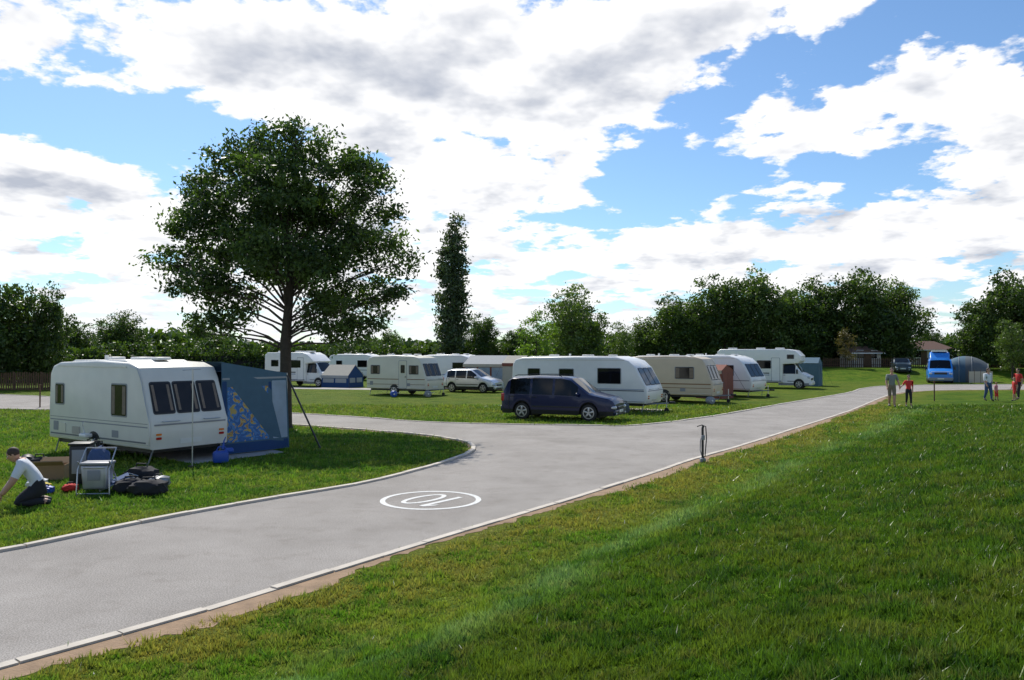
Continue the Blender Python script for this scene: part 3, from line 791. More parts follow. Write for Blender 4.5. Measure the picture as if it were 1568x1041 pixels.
caravan('caravan', (3.6, 39.0, 0), R(-29), 7.0, 2.3, 'modern', 'white', [(-2.6, -1.9, 1.55, 2.0), (-.9, -.1, 1.3, 2.0), (1.1, 2.3, 1.3, 2.05)], stripes=[(.98, .05, 'stripe_g'), (1.06, .02, 'stripe_b')], twin=True, glass='glass', fglass='glass')
caravan('caravan', (-7.0, 52.1, 0), R(-26), 4.6, 2.15, 'old', 'cream', [(-1.95, -1.2, 1.35, 1.95), (1.0, 1.75, 1.35, 1.95)], stripes=[(1.02, .05, 'stripe_br'), (.7, .03, 'stripe_br')], door=(.55, -1))
caravan('caravan', (9.1, 45.3, 0), R(-29), 5.2, 2.2, 'old', 'tan', [(-1.9, -1.2, 1.3, 1.95), (.5, 1.6, 1.3, 1.98)], stripes=[(1.0, .06, 'stripe_br'), (.8, .03, 'stripe_br')])
caravan('caravan', (13.3, 51.4, 0), R(-40), 5.4, 2.3, 'modern', 'white', [(-1.9, -1.2, 1.3, 1.95), (.5, 1.6, 1.3, 1.98)], stripes=[(1.0, .04, 'stripe_g')], glass='glass', fglass='glass')
caravan('caravan', (-4.6, 63, 0), R(-26), 5.4, 2.2, 'modern', 'white', [(-1.9, -1.2, 1.3, 1.95), (.5, 1.6, 1.3, 1.98)], stripes=[(1.0, .05, 'stripe_b')], glass='glass', fglass='glass')
caravan('caravan', (-15.2, 79, 0), R(-20), 5.6, 2.2, 'modern', 'white', [(-1.9, -1.2, 1.3, 1.95), (.5, 1.6, 1.3, 1.98)], stripes=[(1.0, .05, 'stripe_g')], glass='glass', fglass='glass')

def frame_tent(name, loc, rz, L, W, he, hr, roofm, wallm, winm, valm=None):
    mb = MB(); hx, hy = L / 2, W / 2
    def quad(p, m, t=.004): mb.plate(p, t, m, 0, .004)
    quad([(-hx, -hy, 0), (hx, -hy, 0), (hx * .98, -hy * .97, he), (-hx * .98, -hy * .97, he)], wallm)
    quad([(hx, hy, 0), (-hx, hy, 0), (-hx * .98, hy * .97, he), (hx * .98, hy * .97, he)], wallm)
    for s in (1, -1):
        P = [(s * hx, -hy, 0), (s * hx, hy, 0), (s * hx * .98, hy * .97, he), (s * hx * .93, 0, hr), (s * hx * .98, -hy * .97, he)]
        quad(P if s > 0 else P[::-1], wallm)
    quad([(-hx, -hy * 1.03, he - .03), (hx, -hy * 1.03, he - .03), (hx * .96, 0, hr + .02), (-hx * .96, 0, hr + .02)], roofm, .01)
    quad([(hx, hy * 1.03, he - .03), (-hx, hy * 1.03, he - .03), (-hx * .96, 0, hr + .02), (hx * .96, 0, hr + .02)], roofm, .01)
    n = max(2, int(L / 1.1))
    for i in range(n):
        a = -hx + .15 + i * (L - .2) / n; c = a + (L - .2) / n - .15
        mb.plate([(a, -hy * .985 - .01, he * .4), (c, -hy * .985 - .01, he * .4), (c, -hy * .975 - .01, he - .25), (a, -hy * .975 - .01, he - .25)], .012, winm, .05, 0)
    for s in (-.5, .5):
        mb.plate([(hx - .01, s * W * .45 - .35, he * .4), (hx - .01, s * W * .45 + .35, he * .4), (hx * .985, s * W * .45 + .35, he - .2), (hx * .985, s * W * .45 - .35, he - .2)], .02, winm, .05, 0)
    if valm:
        mb.plate([(-hx, -hy * 1.04, he - .22), (hx, -hy * 1.04, he - .22), (hx, -hy * 1.04, he), (-hx, -hy * 1.04, he)], .006, valm, 0, 0)
    for sx in (-1, 1):
        for sy in (-1, 1): mb.tube([(sx * hx, sy * hy, he), (sx * (hx + .7), sy * (hy + .8), 0)], .008, 'black', 4)
    return mb.obj(name, loc, rz)
frame_tent('awning_tent', (-1.6, 60, 0), R(-20), 3.4, 2.6, 1.9, 2.5, 'awn_grey', 'awn_br', 'awn_lt', 'awn_cream')
frame_tent('awning_tent', (.4, 57.5, 0), R(-20), 1.6, 2.0, 2.0, 2.5, 'awn_cream', 'awn_cream', 'awn_cream', 'awn_br')
frame_tent('awning_tent', (12.3, 48.4, 0), R(-40), 1.7, 1.6, 1.7, 2.0, 'awn_br', 'awn_br', 'awn_br', 'awn_cream')
frame_tent('trailer_tent', (-13.5, 63.5, 0), R(-25), 2.6, 2.0, .95, 1.75, 'awn_cream', 'awn_blue', 'awn_grey', 'awn_grey')
frame_tent('awning_tent', (24.6, 66, 0), R(-30), 1.8, 2.0, 1.9, 2.3, 'awn_slate', 'awn_slate', 'awn_slate')
def dome_tent(name, loc, rz, L, W, H, m1, m2):
    mb = MB(); nu, nv = 14, 10; vs = []; fs = []
    for i in range(nu + 1):
        u = i / nu; x = (u - .5) * L; hh = H * (1 - .3 * (2 * u - 1) ** 2)
        for j in range(nv + 1):
            a = math.pi * j / nv
            vs.append((x, -W / 2 * math.cos(a) * (1 + .05 * math.sin(u * 12)), hh * math.sin(a) ** .7))
    for i in range(nu):
        for j in range(nv): fs.append([i * (nv + 1) + j, i * (nv + 1) + j + 1, (i + 1) * (nv + 1) + j + 1, (i + 1) * (nv + 1) + j])
    k = len(fs) // 2
    mb.add(vs, fs[:k], m1); mb.add(vs, fs[k:], m2)
    for i in (0, nu): mb.add(vs[i * (nv + 1):(i + 1) * (nv + 1)], [list(range(nv + 1))], m2)
    for i in (0, 5, 9, nu): mb.tube([Vector(v) * 1.005 for v in vs[i * (nv + 1):(i + 1) * (nv + 1)]], .025, 'awn_grey', 5)
    return mb.obj(name, loc, rz)
dome_tent('dome_tent', (42.4, 74.5, 0), R(-30), 3.6, 3.2, 2.4, 'awn_slate', 'awn_green')
mb = MB()
for i in range(4):
    a = Vector((i * .5, .06 * (i % 2), 0)); c = Vector(((i + 1) * .5, .06 * ((i + 1) % 2), 0))
    mb.plate([a + Vector((0, 0, .05)), c + Vector((0, 0, .05)), c + Vector((0, 0, 1.05)), a + Vector((0, 0, 1.05))], .004, 'awn_cream', 0, .004)
    mb.tube([a, a + Vector((0, 0, 1.2))], .02, 'wood', 5)
mb.obj('windbreak', (40.8, 71.2, 0), R(-8))

# ------------------------------------------------------------------ lofted cars
def car_body(mb, L, W, top, belt, sidewin, wsr, paint, wheels, wr, z0=.24, cx=0, nosew=.78, tailw=.88, ins=.2):
    hx = L / 2; ar = wr + .06
    xsn = set([-hx, -hx + .05, hx - .05, hx]) | set(p[0] for p in top) | set(p[0] for p in belt) | set(np.linspace(-hx, hx, 15))
    for a, c in sidewin: xsn |= {a, c}
    for wx in wheels:
        for k in range(11): xsn.add(wx - ar * math.cos(math.pi * k / 10))
    xsn = sorted(xsn); st = [xsn[0]]
    for x in xsn[1:]:
        if x - st[-1] > .012: st.append(x)
    tx, tzv = zip(*top); bx, bz = zip(*belt); rows = []
    for x in st:
        zt = np.interp(x, tx, tzv); zb = min(np.interp(x, bx, bz), zt - .06)
        w = W / 2 * np.interp(x, [-hx, -hx + .12, -hx + .6, hx - .8, hx - .25, hx], [tailw, .95, 1, 1, .93, nosew])
        zz = z0
        for wx in wheels:
            if abs(x - wx) < ar: zz = max(zz, wr + math.sqrt(max(0, ar * ar - (x - wx) ** 2)))
        g = zt - zb; i_ = ins * g
        r = [(w * .96, zz), (w, max(zz + .04, .42)), (w * 1.01, max(zz + .08, (zb + .5) / 2)), (w * .985, max(zb, zz + .1)),
             (w * .985 - i_, zt - min(.07, g * .3)), (w * .985 - i_ - .13, zt - .008), (w * .4, zt + .012), (0, zt + .02)]
        rows.append([(cx + x, -y, z) for y, z in r])
    nr = len(rows[0])
    for sgn in (1, -1):
        vs = [(p[0], p[1] * sgn, p[2]) for rr in rows for p in rr]; groups = {}
        for i in range(len(st) - 1):
            xm = (st[i] + st[i + 1]) / 2
            for j in range(nr - 1):
                m = paint
                if j == 3 and any(a < xm < c for a, c in sidewin): m = 'glass'
                if j in (5, 6) and any(a < xm < c for a, c in wsr): m = 'glass'
                if j == 0: m = 'black' if paint != 'white' else 'greytrim'
                groups.setdefault(m, []).append([i * nr + j, (i + 1) * nr + j, (i + 1) * nr + j + 1, i * nr + j + 1])
        for m, fs in groups.items(): mb.add(vs, fs, m)
    for rr in (rows[0], rows[-1]):
        P = rr + [(p[0], -p[1], p[2]) for p in rr[::-1][1:]]
        mb.add(P, [list(range(len(P)))], paint)
    mb.box((cx, 0, (z0 + .6) / 2), (L - .35, W - .55, .36), 'black')
    for wx in wheels: mb.box((cx + wx, 0, wr + .1), (.8, W - .5, .6), 'black')
    for wx in wheels:
        for sd in (-1, 1): wheel(mb, cx + wx, sd * (W / 2 - .13), wr, .21, 'rim', sd)
    for sd in (-1, 1):
        mb.box((cx, sd * (W / 2 + .004), .56), (L * .42, .02, .05), 'black', .005)
        for a, c in sidewin[:2]:
            mb.box((cx + a + .15, sd * (W / 2 + .01), np.interp(a, bx, bz) - .1), (.15, .03, .03), 'black', .005)
            mb.box((cx + (a - .03), sd * (W / 2 + .003), .7), (.012, .012, .62), 'black')
def car(name, loc, rz, L, W, top, belt, sidewin, wsr, paint, wheels, wr, mirror_x, **k):
    mb = MB(); car_body(mb, L, W, top, belt, sidewin, wsr, paint, wheels, wr, **k)
    hx = L / 2; hz = np.interp(hx, *zip(*top))
    mb.box((hx - .02, 0, .38), (.14, W * .8, .2), paint, .04)
    mb.box((hx + .015, 0, hz - .16), (.05, W * .36, .12), 'black', .01)
    mb.box((hx + .03, 0, hz - .1), (.04, W * .36, .02), 'rim', .005)
    mb.box((hx + .055, 0, .42), (.02, .52, .11), 'plate', .004)
    mb.box((hx + .045, 0, .3), (.03, W * .55, .07), 'black', .01)
    for s in (-1, 1):
        mb.ell((hx - .1, s * W * .345, hz - .13), (.17, .17, .09), 'lens')
        mb.ell((hx + .04, s * W * .33, .32), (.03, .06, .05), 'lens')
        mb.ell((mirror_x, s * (W / 2 + .1), np.interp(mirror_x, *zip(*belt)) + .08), (.07, .12, .08), paint)
        mb.box((-hx + .06, s * (W / 2 - .12), np.interp(-hx, *zip(*belt)) - .05), (.16, .14, .32), 'red', .03)
    mb.box((-hx - .02, 0, .42), (.12, W * .84, .22), paint, .04)
    mb.box((-hx - .02, 0, .75), (.05, .52, .11), 'plate_y', .004)
    for s in (-1, 1):
        zm = max(q[1] for q in top); xa = [p[0] for p in top if p[1] > zm - .06]
        mb.tube([(min(xa) + .1, s * W * .36, zm), (min(xa) + .25, s * W * .36, zm + .05), (max(xa) - .25, s * W * .36, zm + .05), (max(xa) - .1, s * W * .36, zm - .01)], .015, 'black', 6)
        xw = wsr[0][1]
        mb.tube([(xw - .08, s * .35 - .1, np.interp(xw - .08, *zip(*top)) + .03), (xw - .4, s * .35 + .25, np.interp(xw - .4, *zip(*top)) + .02)], .01, 'black', 4)
    return mb.obj(name, loc, rz, ang=32)
car('people_carrier', (2.15, 33.4, 0), R(-24), 4.9, 1.9,
    [(-2.45, .95), (-2.4, 1.1), (-2.18, 1.62), (-2.0, 1.74), (-1.0, 1.79), (.3, 1.76), (.62, 1.70), (1.42, 1.13), (1.6, 1.08), (2.2, .96), (2.38, .84), (2.45, .7)],
    [(-2.45, .95), (-2.3, 1.05), (0, 1.03), (1.3, .99), (2.3, .8), (2.45, .62)],
    [(-2.05, -1.15), (-1.05, -.15), (-.05, .95)], [(.62, 1.42), (-2.38, -2.16)], 'navy', (-1.5, 1.42), .34, .98)
car('parked_car', (-2.7, 55.6, 0), R(-28), 4.1, 1.72,
    [(-2.05, .9), (-2.0, 1.1), (-1.7, 1.5), (-1.3, 1.6), (0, 1.62), (.3, 1.56), (1.05, 1.08), (1.2, 1.03), (1.8, .9), (2.05, .68)],
    [(-2.05, .9), (-1.8, 1.02), (0, .97), (1.0, .94), (1.9, .78), (2.05, .6)],
    [(-1.65, -1.0), (-.92, -.1), (-.02, .72)], [(.3, 1.05), (-1.98, -1.7)], 'silver', (-1.25, 1.25), .31, .75)
car('parked_car', (41.0, 84, tz(41.0, 84) - .1), R(-110), 4.0, 1.7,
    [(-2.0, .9), (-1.95, 1.1), (-1.6, 1.42), (-1.0, 1.5), (0, 1.5), (.3, 1.45), (1.0, 1.03), (1.2, .98), (1.8, .86), (2.0, .65)],
    [(-2.0, .9), (-1.8, .98), (0, .95), (1.0, .92), (1.9, .76), (2.0, .6)],
    [(-1.55, -1.0), (-.92, -.1), (-.02, .72)], [(.3, 1.0), (-1.95, -1.6)], 'darkcar', (-1.2, 1.2), .3, .75)
def motorhome(name, loc, rz, L, luton, paint='white'):
    mb = MB(); hx = L / 2; W = 2.25; H = 3.0 if luton else 2.75
    cl = 2.3
    cxm = hx - cl / 2
    car_body(mb, cl, 2.0, [(-1.15, 1.9), (-.2, 1.95), (.0, 1.93), (.55, 1.22), (.7, 1.16), (1.02, 1.0), (1.15, .8)],
             [(-1.15, 1.12), (0, 1.12), (.5, 1.08), (1.15, .7)], [(-.85, .1)], [(0, .55)], paint, (.35,), .33, cx=cxm, nosew=.86, tailw=1)
    xb = hx - cl + .35
    if luton:
        prof = [(-hx, .45), (xb, .45), (xb, 1.85), (xb + 1.1, 1.92), (xb + 1.32, 2.12), (xb + 1.3, 2.5), (xb + .9, 2.9), (xb + .2, H), (-hx + .3, H), (-hx + .04, H - .2)]
    else:
        prof = [(-hx, .45), (xb, .45), (xb, 1.85), (xb + .75, 1.95), (xb + .8, 2.05), (xb + .2, 2.55), (xb - .3, H), (-hx + .3, H), (-hx + .04, H - .2)]
    mb.prism(prof, -W / 2, W / 2, paint, .06)
    for sd in (-1, 1):
        y = sd * W / 2
        def rect(x0, x1, z0, z1):
            p = [(x0, y, z0), (x1, y, z0), (x1, y, z1), (x0, y, z1)]
            return p if sd < 0 else p[::-1]
        mb.window(rect(-hx + .7, -hx + 1.5, 1.6, 2.15), 'glass'); mb.window(rect(-.4, .7, 1.5, 2.15), 'glass')
        if luton: mb.window(rect(xb + .3, xb + .85, 2.25, 2.6), 'glass')
        mb.plate(rect(xb - .85, xb - .2, .55, 2.35), .008, 'greytrim', .06); mb.plate(rect(xb - .82, xb - .23, .58, 2.32), .013, paint, .06)
        mb.plate(rect(-hx + .1, xb - 1, .98, 1.03), .005, 'stripe_b'); mb.plate(rect(-hx + .1, xb - 1, 1.1, 1.2), .005, 'stripe_g')
        mb.plate(rect(-hx + .1, xb - .1, .5, .6), .006, 'greytrim')
        wx = -hx + 1.9
        pts = [(wx - .4 * math.cos(math.pi * k / 12), y, .4 + .4 * math.sin(math.pi * k / 12)) for k in range(13)]
        mb.plate(pts[::-1] if sd < 0 else pts, .006, 'black'); wheel(mb, wx, y - sd * .08, .34, .2, 'rim', sd)
        mb.box((cxm + .25, sd * 1.16, 1.3), (.12, .16, .34), 'black', .03)
        mb.ell((hx - .12, sd * .78, .86), (.15, .15, .11), 'lens')
        mb.ell((xb + 1.25 if luton else xb + .7, sd * .95, 2.2 if luton else 2.05), (.03, .05, .03), 'orange')
    mb.box((hx - .01, 0, .4), (.2, 1.8, .28), 'white', .06); mb.box((hx + .02, 0, .72), (.06, .8, .16), 'black', .02)
    mb.box((hx + .1, 0, .42), (.02, .52, .11), 'plate', .004)
    for x in (-hx + 1, -.3, xb - .4): mb.box((x, 0, H + .06), (.6, .6, .12), 'roofw', .03)
    mb.box((-.5, 0, .5), (L - 2.5, 1.9, .2), 'black')
    return mb.obj(name, loc, rz, ang=32)
motorhome('motorhome', (19.9, 62.7, 0), R(-29), 7.0, True)
motorhome('motorhome', (-17.1, 65.3, 0), R(-25), 6.2, False)
def van():
    mb = MB()
    car_body(mb, 5.0, 2.05, [(-2.5, 1.9), (-2.4, 2.15), (.9, 2.2), (1.25, 2.05), (1.75, 1.3), (1.95, 1.2), (2.35, 1.05), (2.5, .8)],
             [(-2.5, 1.2), (1.5, 1.18), (2.3, .95), (2.5, .65)], [(-2.2, -1.2), (-1.05, 0), (.2, 1.3)], [(1.25, 1.75)], 'skyblue', (-1.6, 1.5), .35, nosew=.88, ins=.12)
    mb.prism([(-2.2, 2.15), (-2.1, 2.65), (-.4, 2.8), (.5, 2.7), (1.1, 2.15)], -.8, .8, 'skyblue', .12)
    mb.box((0, 0, 2.85), (1.2, 1.3, .1), 'roofw', .04)
    mb.box((2.5, 0, .4), (.18, 1.9, .26), 'greytrim', .05); mb.box((2.53, 0, .88), (.04, 1.0, .16), 'black', .02)
    mb.box((2.61, 0, .42), (.02, .52, .11), 'plate', .004)
    mb.box((2.44, 0, 1.03), (.04, 1.5, .05), 'white', .01)
    for s in (-1, 1):
        mb.ell((2.42, s * .78, .86), (.12, .15, .1), 'lens'); mb.box((1.5, s * 1.13, 1.35), (.1, .18, .26), 'black', .03)
        mb.tube([(1.8, s * .4, 1.3), (1.6, s * .4 + .3, 1.6)], .01, 'black', 4)
    return mb.obj('camper_van', (39.0, 72.7, 0), R(-116), ang=32)
van()

# ------------------------------------------------------------------ buildings, fences
def cabin(name, loc, rz, L, W, he, hr, wall='render'):
    mb = MB()
    hx, hy = L / 2, W / 2
    mb.box((0, 0, he / 2 - .1), (L, W, he + .2), wall)
    e = .35; r = hx * .45
    vs = [(-hx - e, -hy - e, he), (hx + e, -hy - e, he), (hx + e, hy + e, he), (-hx - e, hy + e, he), (-r, 0, hr), (r, 0, hr)]
    mb.add(vs, [[0, 1, 5, 4], [1, 2, 5], [2, 3, 4, 5], [3, 0, 4], [3, 2, 1, 0]], 'tile')
    mb.box((0, -hy - e + .01, he - .06), (L + 2 * e, .04, .12), 'white')
    for x in np.linspace(-hx + .9, hx - .9, 3):
        mb.window([(x - .45, -hy, 1), (x + .45, -hy, 1), (x + .45, -hy, 2), (x - .45, -hy, 2)], 'glass', 'white', .01)
    mb.window([(hx, -.5, 1), (hx, .5, 1), (hx, .5, 2), (hx, -.5, 2)], 'glass', 'white', .01)
    mb.box((-hx + 1.75, -hy - .02, 1.0), (.85, .05, 2.0), 'wood', .005)
    return mb.obj(name, loc, rz)
cabin('holiday_chalet', (41.3, 94.5, tz(41.3, 94.5)), .1, 3.4, 3, 1.7, 2.5)
cabin('holiday_chalet', (58.0, 112, tz(58.0, 112)), .05, 6, 4, 2.1, 3.3)
cabin('holiday_chalet', (66.5, 103, tz(66.5, 103)), -.1, 8, 4, 2.0, 3.1, 'brick')
def fence(name, pts, h, gap=.16):
    P = resamp(np.array(pts, float), gap); m2 = MB()
    for i, (x, y) in enumerate(P):
        z = tz(x, y); hh = h * random.uniform(.96, 1.03)
        if i % 12 == 0: m2.box((x, y, z + h * .52), (.1, .1, h * 1.04), 'wood')
        m2.box((x, y - .06, z + hh / 2), (.1, .02, hh), 'wood', 0, Matrix.Rotation(random.uniform(-.03, .03), 4, 'Y'))
    for q in (.3, .8):
        for a, c in zip(P[:-1:6], P[6::6]): m2.tube([(a[0], a[1], tz(*a) + h * q), (c[0], c[1], tz(*c) + h * q)], .03, 'wood', 4)
    return m2.obj(name)
fence('wooden_fence', [(-42, 57.5), (-30, 58.5)], 1.3)
fence('wooden_fence', [(36, 92), (47, 91), (58, 89)], 1.1, .22)
fence('wooden_fence', [(58, 89), (66, 84), (74, 82)], 1.2, .22)

# ------------------------------------------------------------------ people
BONES = [('pelvis', 'belly'), ('belly', 'chest'), ('chest', 'neck'), ('neck', 'hb')]
for s in 'LR':
    BONES += [('chest', 'sh' + s), ('sh' + s, 'el' + s), ('el' + s, 'wr' + s), ('pelvis', 'hip' + s), ('hip' + s, 'kn' + s), ('kn' + s, 'an' + s), ('an' + s, 'toe' + s)]
RAD = {'pelvis': .14, 'belly': .13, 'chest': .15, 'neck': .06, 'hb': .055, 'sh': .075, 'el': .048, 'wr': .032, 'hip': .105, 'kn': .07, 'an': .045, 'toe': .038}
def stand(stride=0, armL=None, armR=None, lean=0):
    J = {'pelvis': (0, 0, .95), 'belly': (lean * .3, 0, 1.1), 'chest': (lean * .7, 0, 1.33), 'neck': (lean, 0, 1.49), 'hb': (lean + .02, 0, 1.57), 'head': (lean + .03, 0, 1.66)}
    for s, sg in (('L', 1), ('R', -1)):
        st = stride * sg
        J['sh' + s] = (lean * .9, sg * .175, 1.42); J['el' + s] = (lean * .9 - .03 - st * .25, sg * .225, 1.14); J['wr' + s] = (lean + .06 - st * .5, sg * .215, .9)
        J['hip' + s] = (0, sg * .085, .89); J['kn' + s] = (.04 + st * .5, sg * .085, .49); J['an' + s] = (st - .02, sg * .08, .09 + (.05 if st < 0 else 0)); J['toe' + s] = (st + .15, sg * .095, .04)
    if armL: J['elL'], J['wrL'] = armL
    if armR: J['elR'], J['wrR'] = armR
    return J
def person(name, loc, rz, J, shirt, bottoms, hair, shoes='black', sleeve=.6, legcov=.95, scale=1, fat=1, skin='skin', longhair=False, face=(1, 0, 0)):
    names = ['pelvis', 'belly', 'chest', 'neck', 'hb'] + [a + s for s in 'LR' for a in ('sh', 'el', 'wr', 'hip', 'kn', 'an', 'toe')]
    me = bpy.data.meshes.new('sk'); me.from_pydata([J[n] for n in names], [(names.index(a), names.index(b)) for a, b in BONES], [])
    o = bpy.data.objects.new('sk', me); COL.objects.link(o)
    o.modifiers.new('s', 'SKIN')
    sk = me.skin_vertices[0].data
    for i, nme in enumerate(names):
        r = RAD[nme[:-1] if nme[-1] in 'LR' else nme] * fat
        sk[i].radius = (r, r * (.82 if nme in ('pelvis', 'belly', 'chest') else 1)); sk[i].use_root = (i == 0)
    ss = o.modifiers.new('u', 'SUBSURF'); ss.levels = 2; ss.render_levels = 2
    dg = bpy.context.evaluated_depsgraph_get(); ev = o.evaluated_get(dg); m2 = bpy.data.meshes.new_from_object(ev)
    V = [v.co.copy() for v in m2.vertices]; Fs = [list(p.vertices) for p in m2.polygons]; Cn = [p.center.copy() for p in m2.polygons]
    bpy.data.objects.remove(o)
    mb = MB(); groups = {}
    for f, c in zip(Fs, Cn):
        best = None; bd = 9
        for a, b in BONES:
            A = Vector(J[a]); B = Vector(J[b]); d = B - A; t = max(0, min(1, (c - A).dot(d) / d.dot(d))); q = (c - (A + d * t)).length
            r = RAD[a[:-1] if a[-1] in 'LR' else a]
            if q - r * .5 < bd: bd = q - r * .5; best = (a, b, t)
        a, b, t = best; k = b[:-1] if b[-1] in 'LR' else b
        mat = shirt
        if k == 'hb': mat = skin
        elif k == 'neck' and t > .75: mat = skin
        elif k == 'el': mat = shirt if t < sleeve else skin
        elif k == 'wr': mat = shirt if sleeve > 1 and t < sleeve - 1 else skin
        elif k == 'hip': mat = bottoms
        elif k == 'belly' and t < .35: mat = bottoms
        elif k == 'kn': mat = bottoms if t < legcov else skin
        elif k == 'an': mat = bottoms if t < legcov - 1 else skin
        elif k == 'toe': mat = shoes
        groups.setdefault(mat, []).append(f)
    for m_, fs in groups.items(): mb.add(V, fs, m_)
    hd = Vector(J['head']); fd = Vector(face).normalized(); sd = Vector((0, 0, 1)).cross(fd).normalized(); upv = fd.cross(sd)
    RM = Matrix((fd, sd, upv)).transposed().to_4x4()
    def HP(x, y, z): return hd + fd * x + sd * y + upv * z
    mb.ell(hd, (.095, .076, .115), skin, RM, 18, 12)
    mb.ell(HP(.02, 0, -.07), (.065, .055, .05), skin, RM)
    mb.ell(HP(.098, 0, -.01), (.02, .013, .024), skin, RM, 8, 6)
    mb.ell(HP(.085, 0, -.055), (.012, .026, .007), 'lips', RM, 8, 6)
    for s in (-1, 1):
        mb.ell(HP(-.0, s * .077, -.0), (.018, .01, .03), skin, RM, 8, 6)
        mb.ell(HP(.082, s * .03, .015), (.01, .013, .008), 'white', RM, 8, 6)
        mb.ell(HP(.090, s * .03, .015), (.005, .006, .006), 'black', RM, 8, 6)
        mb.ell(HP(.086, s * .03, .035), (.008, .018, .004), hair, RM, 8, 6)
    mb.ell(HP(-.018, 0, .03), (.098, .086, .1), hair, RM, 18, 12)
    if longhair: mb.ell(HP(-.06, 0, -.06), (.055, .075, .13), hair, RM)
    for s, sg in (('L', 1), ('R', -1)):
        w = Vector(J['wr' + s]); d = (w - Vector(J['el' + s])).normalized(); sx = d.cross(Vector((0, sg, .01))).normalized(); pn = d.cross(sx)
        mb.tube([w - d * .01, w + d * .04, w + d * .09], [.027, .036, .034], skin, 8)
        for i, (off, ln) in enumerate(((-.028, .07), (-.009, .08), (.01, .075), (.028, .058))):
            p = w + d * .085 + sx * off
            mb.tube([p, p + d * ln * .5 + pn * .006, p + d * ln * .8 + pn * .022, p + d * ln + pn * .035], [.009, .0085, .008, .005], skin, 6)
        p = w + d * .03 - sx * .03
        mb.tube([p, p + d * .03 - sx * .025, p + d * .06 - sx * .03], [.012, .01, .007], skin, 6)
    ob = mb.obj(name, loc, rz, ang=60); ob.scale = (scale,) * 3
    return ob
person('man_walking', (19.25, 40.4, tz(19.25, 40.4)), R(-105), stand(.15, armL=((0, .27, 1.16), (.05, .31, .93))), 'shirt_g', 'khaki', 'hair', sleeve=.8, legcov=.95, scale=1.12, fat=1.05)
person('child_walking', (20.0, 40.2, tz(20.0, 40.2)), R(-100), stand(.16, armR=((0, -.29, 1.22), (.05, -.38, 1.15))), 'shirt_r', 'dark', 'hair', sleeve=.9, legcov=1.6, scale=.92, fat=.95)
person('woman_walking', (27.0, 45.2, 0), R(-80), stand(.16), 'shirt_w', 'jeans', 'hair', sleeve=1.2, legcov=1.9, scale=1.06, longhair=True, fat=1.1)
person('child_standing', (27.7, 45.6, 0), R(-60), stand(.08), 'pink', 'shirt_r', 'hair_l', scale=.6, fat=1.15, legcov=1.2)
person('girl_walking', (28.5, 45.2, 0), R(180), stand(.16), 'shirt_r', 'shirt_r', 'hair_l', scale=.76, fat=1.05, legcov=.9, longhair=True)
person('woman_standing', (29.6, 46.6, 0), R(200), stand(.1), 'shirt_r', 'dark', 'hair', sleeve=.7, legcov=1.9, scale=1.03, longhair=True)
Jk = {'pelvis': (0, 0, .34), 'belly': (.09, 0, .47), 'chest': (.22, 0, .66), 'neck': (.32, 0, .79), 'hb': (.36, 0, .83), 'head': (.41, 0, .90)}
for s, sg in (('L', 1), ('R', -1)):
    Jk['sh' + s] = (.27, sg * .18, .74); Jk['el' + s] = (.4, sg * .24, .47); Jk['wr' + s] = (.57, sg * .2, .24)
    Jk['hip' + s] = (-.0, sg * .1, .29); Jk['kn' + s] = (.38, sg * .15, .08); Jk['an' + s] = (-.06, sg * .13, .09); Jk['toe' + s] = (-.17, sg * .13, .05)
person('man_kneeling', (-8.62, 14.6, 0), R(208), Jk, 'shirt_w', 'dark', 'hair', legcov=2, sleeve=.8, fat=1.28, face=(.85, 0, -.5), scale=1.05)

# ------------------------------------------------------------------ camping clutter
def at(x, y): return (x, y, 0)
mb = MB(); mb.box((0, 0, .43), (.4, .4, .8), 'black', .03); mb.box((0, 0, .86), (.44, .44, .05), 'black', .015); mb.box((0, -.205, .5), (.28, .01, .5), 'greytrim', .004)
for sx in (-.16, .16): mb.cyl((sx, -.16, .03), (1, 0, 0), .03, .04, 'rubber', 10)
mb.obj('storage_box', at(-9.1, 16.9), .2)
mb = MB()
mb.prism([(-.22, .1), (.22, .1), (.27, .58), (-.27, .58)], -.18, .18, 'silverbox', .06)
mb.box((0, 0, .605), (.56, .38, .05), 'greytrim', .02)
mb.box((0, -.19, .38), (.24, .012, .2), 'greytrim', .004); mb.box((0, -.19, .53), (.4, .016, .03), 'rim', .004)
for s in (-.31, .31):
    mb.tube([(s, -.22, 0), (s * .95, -.2, .5), (s * .92, .18, .88)], .013, 'pole', 6)
    mb.tube([(s, .22, 0), (s * .95, .1, .35), (s * .95, -.2, .66)], .013, 'pole', 6)
mb.tube([(-.285, .18, .88), (.285, .18, .88)], .013, 'pole', 6); mb.tube([(-.31, -.22, .03), (.31, -.22, .03)], .013, 'pole', 6)
mb.obj('cool_box', at(-8.2, 15.8), .1)
def bag(name, loc, rz, s, m):
    mb = MB()
    b = bmesh.new(); bmesh.ops.create_icosphere(b, subdivisions=3, radius=1)
    ph = random.uniform(0, 6)
    for v in b.verts:
        c = v.co; k = 1 + .14 * math.sin(c.x * 6 + c.y * 4 + ph) * math.cos(c.z * 6 + c.y * 5 + ph)
        v.co = Vector((math.copysign(abs(c.x) ** .7, c.x) * s[0] * k, math.copysign(abs(c.y) ** .8, c.y) * s[1] * k, s[2] + math.copysign(abs(c.z) ** .75, c.z) * s[2] * (k if c.z > 0 else 1)))
    mb.bm(b, m)
    mb.tube([(-s[0] * .4, 0, s[2] * 1.9), (-s[0] * .3, 0, s[2] * 2.3), (s[0] * .3, 0, s[2] * 2.3), (s[0] * .4, 0, s[2] * 1.9)], .015, 'black', 6)
    return mb.obj(name, loc, rz)
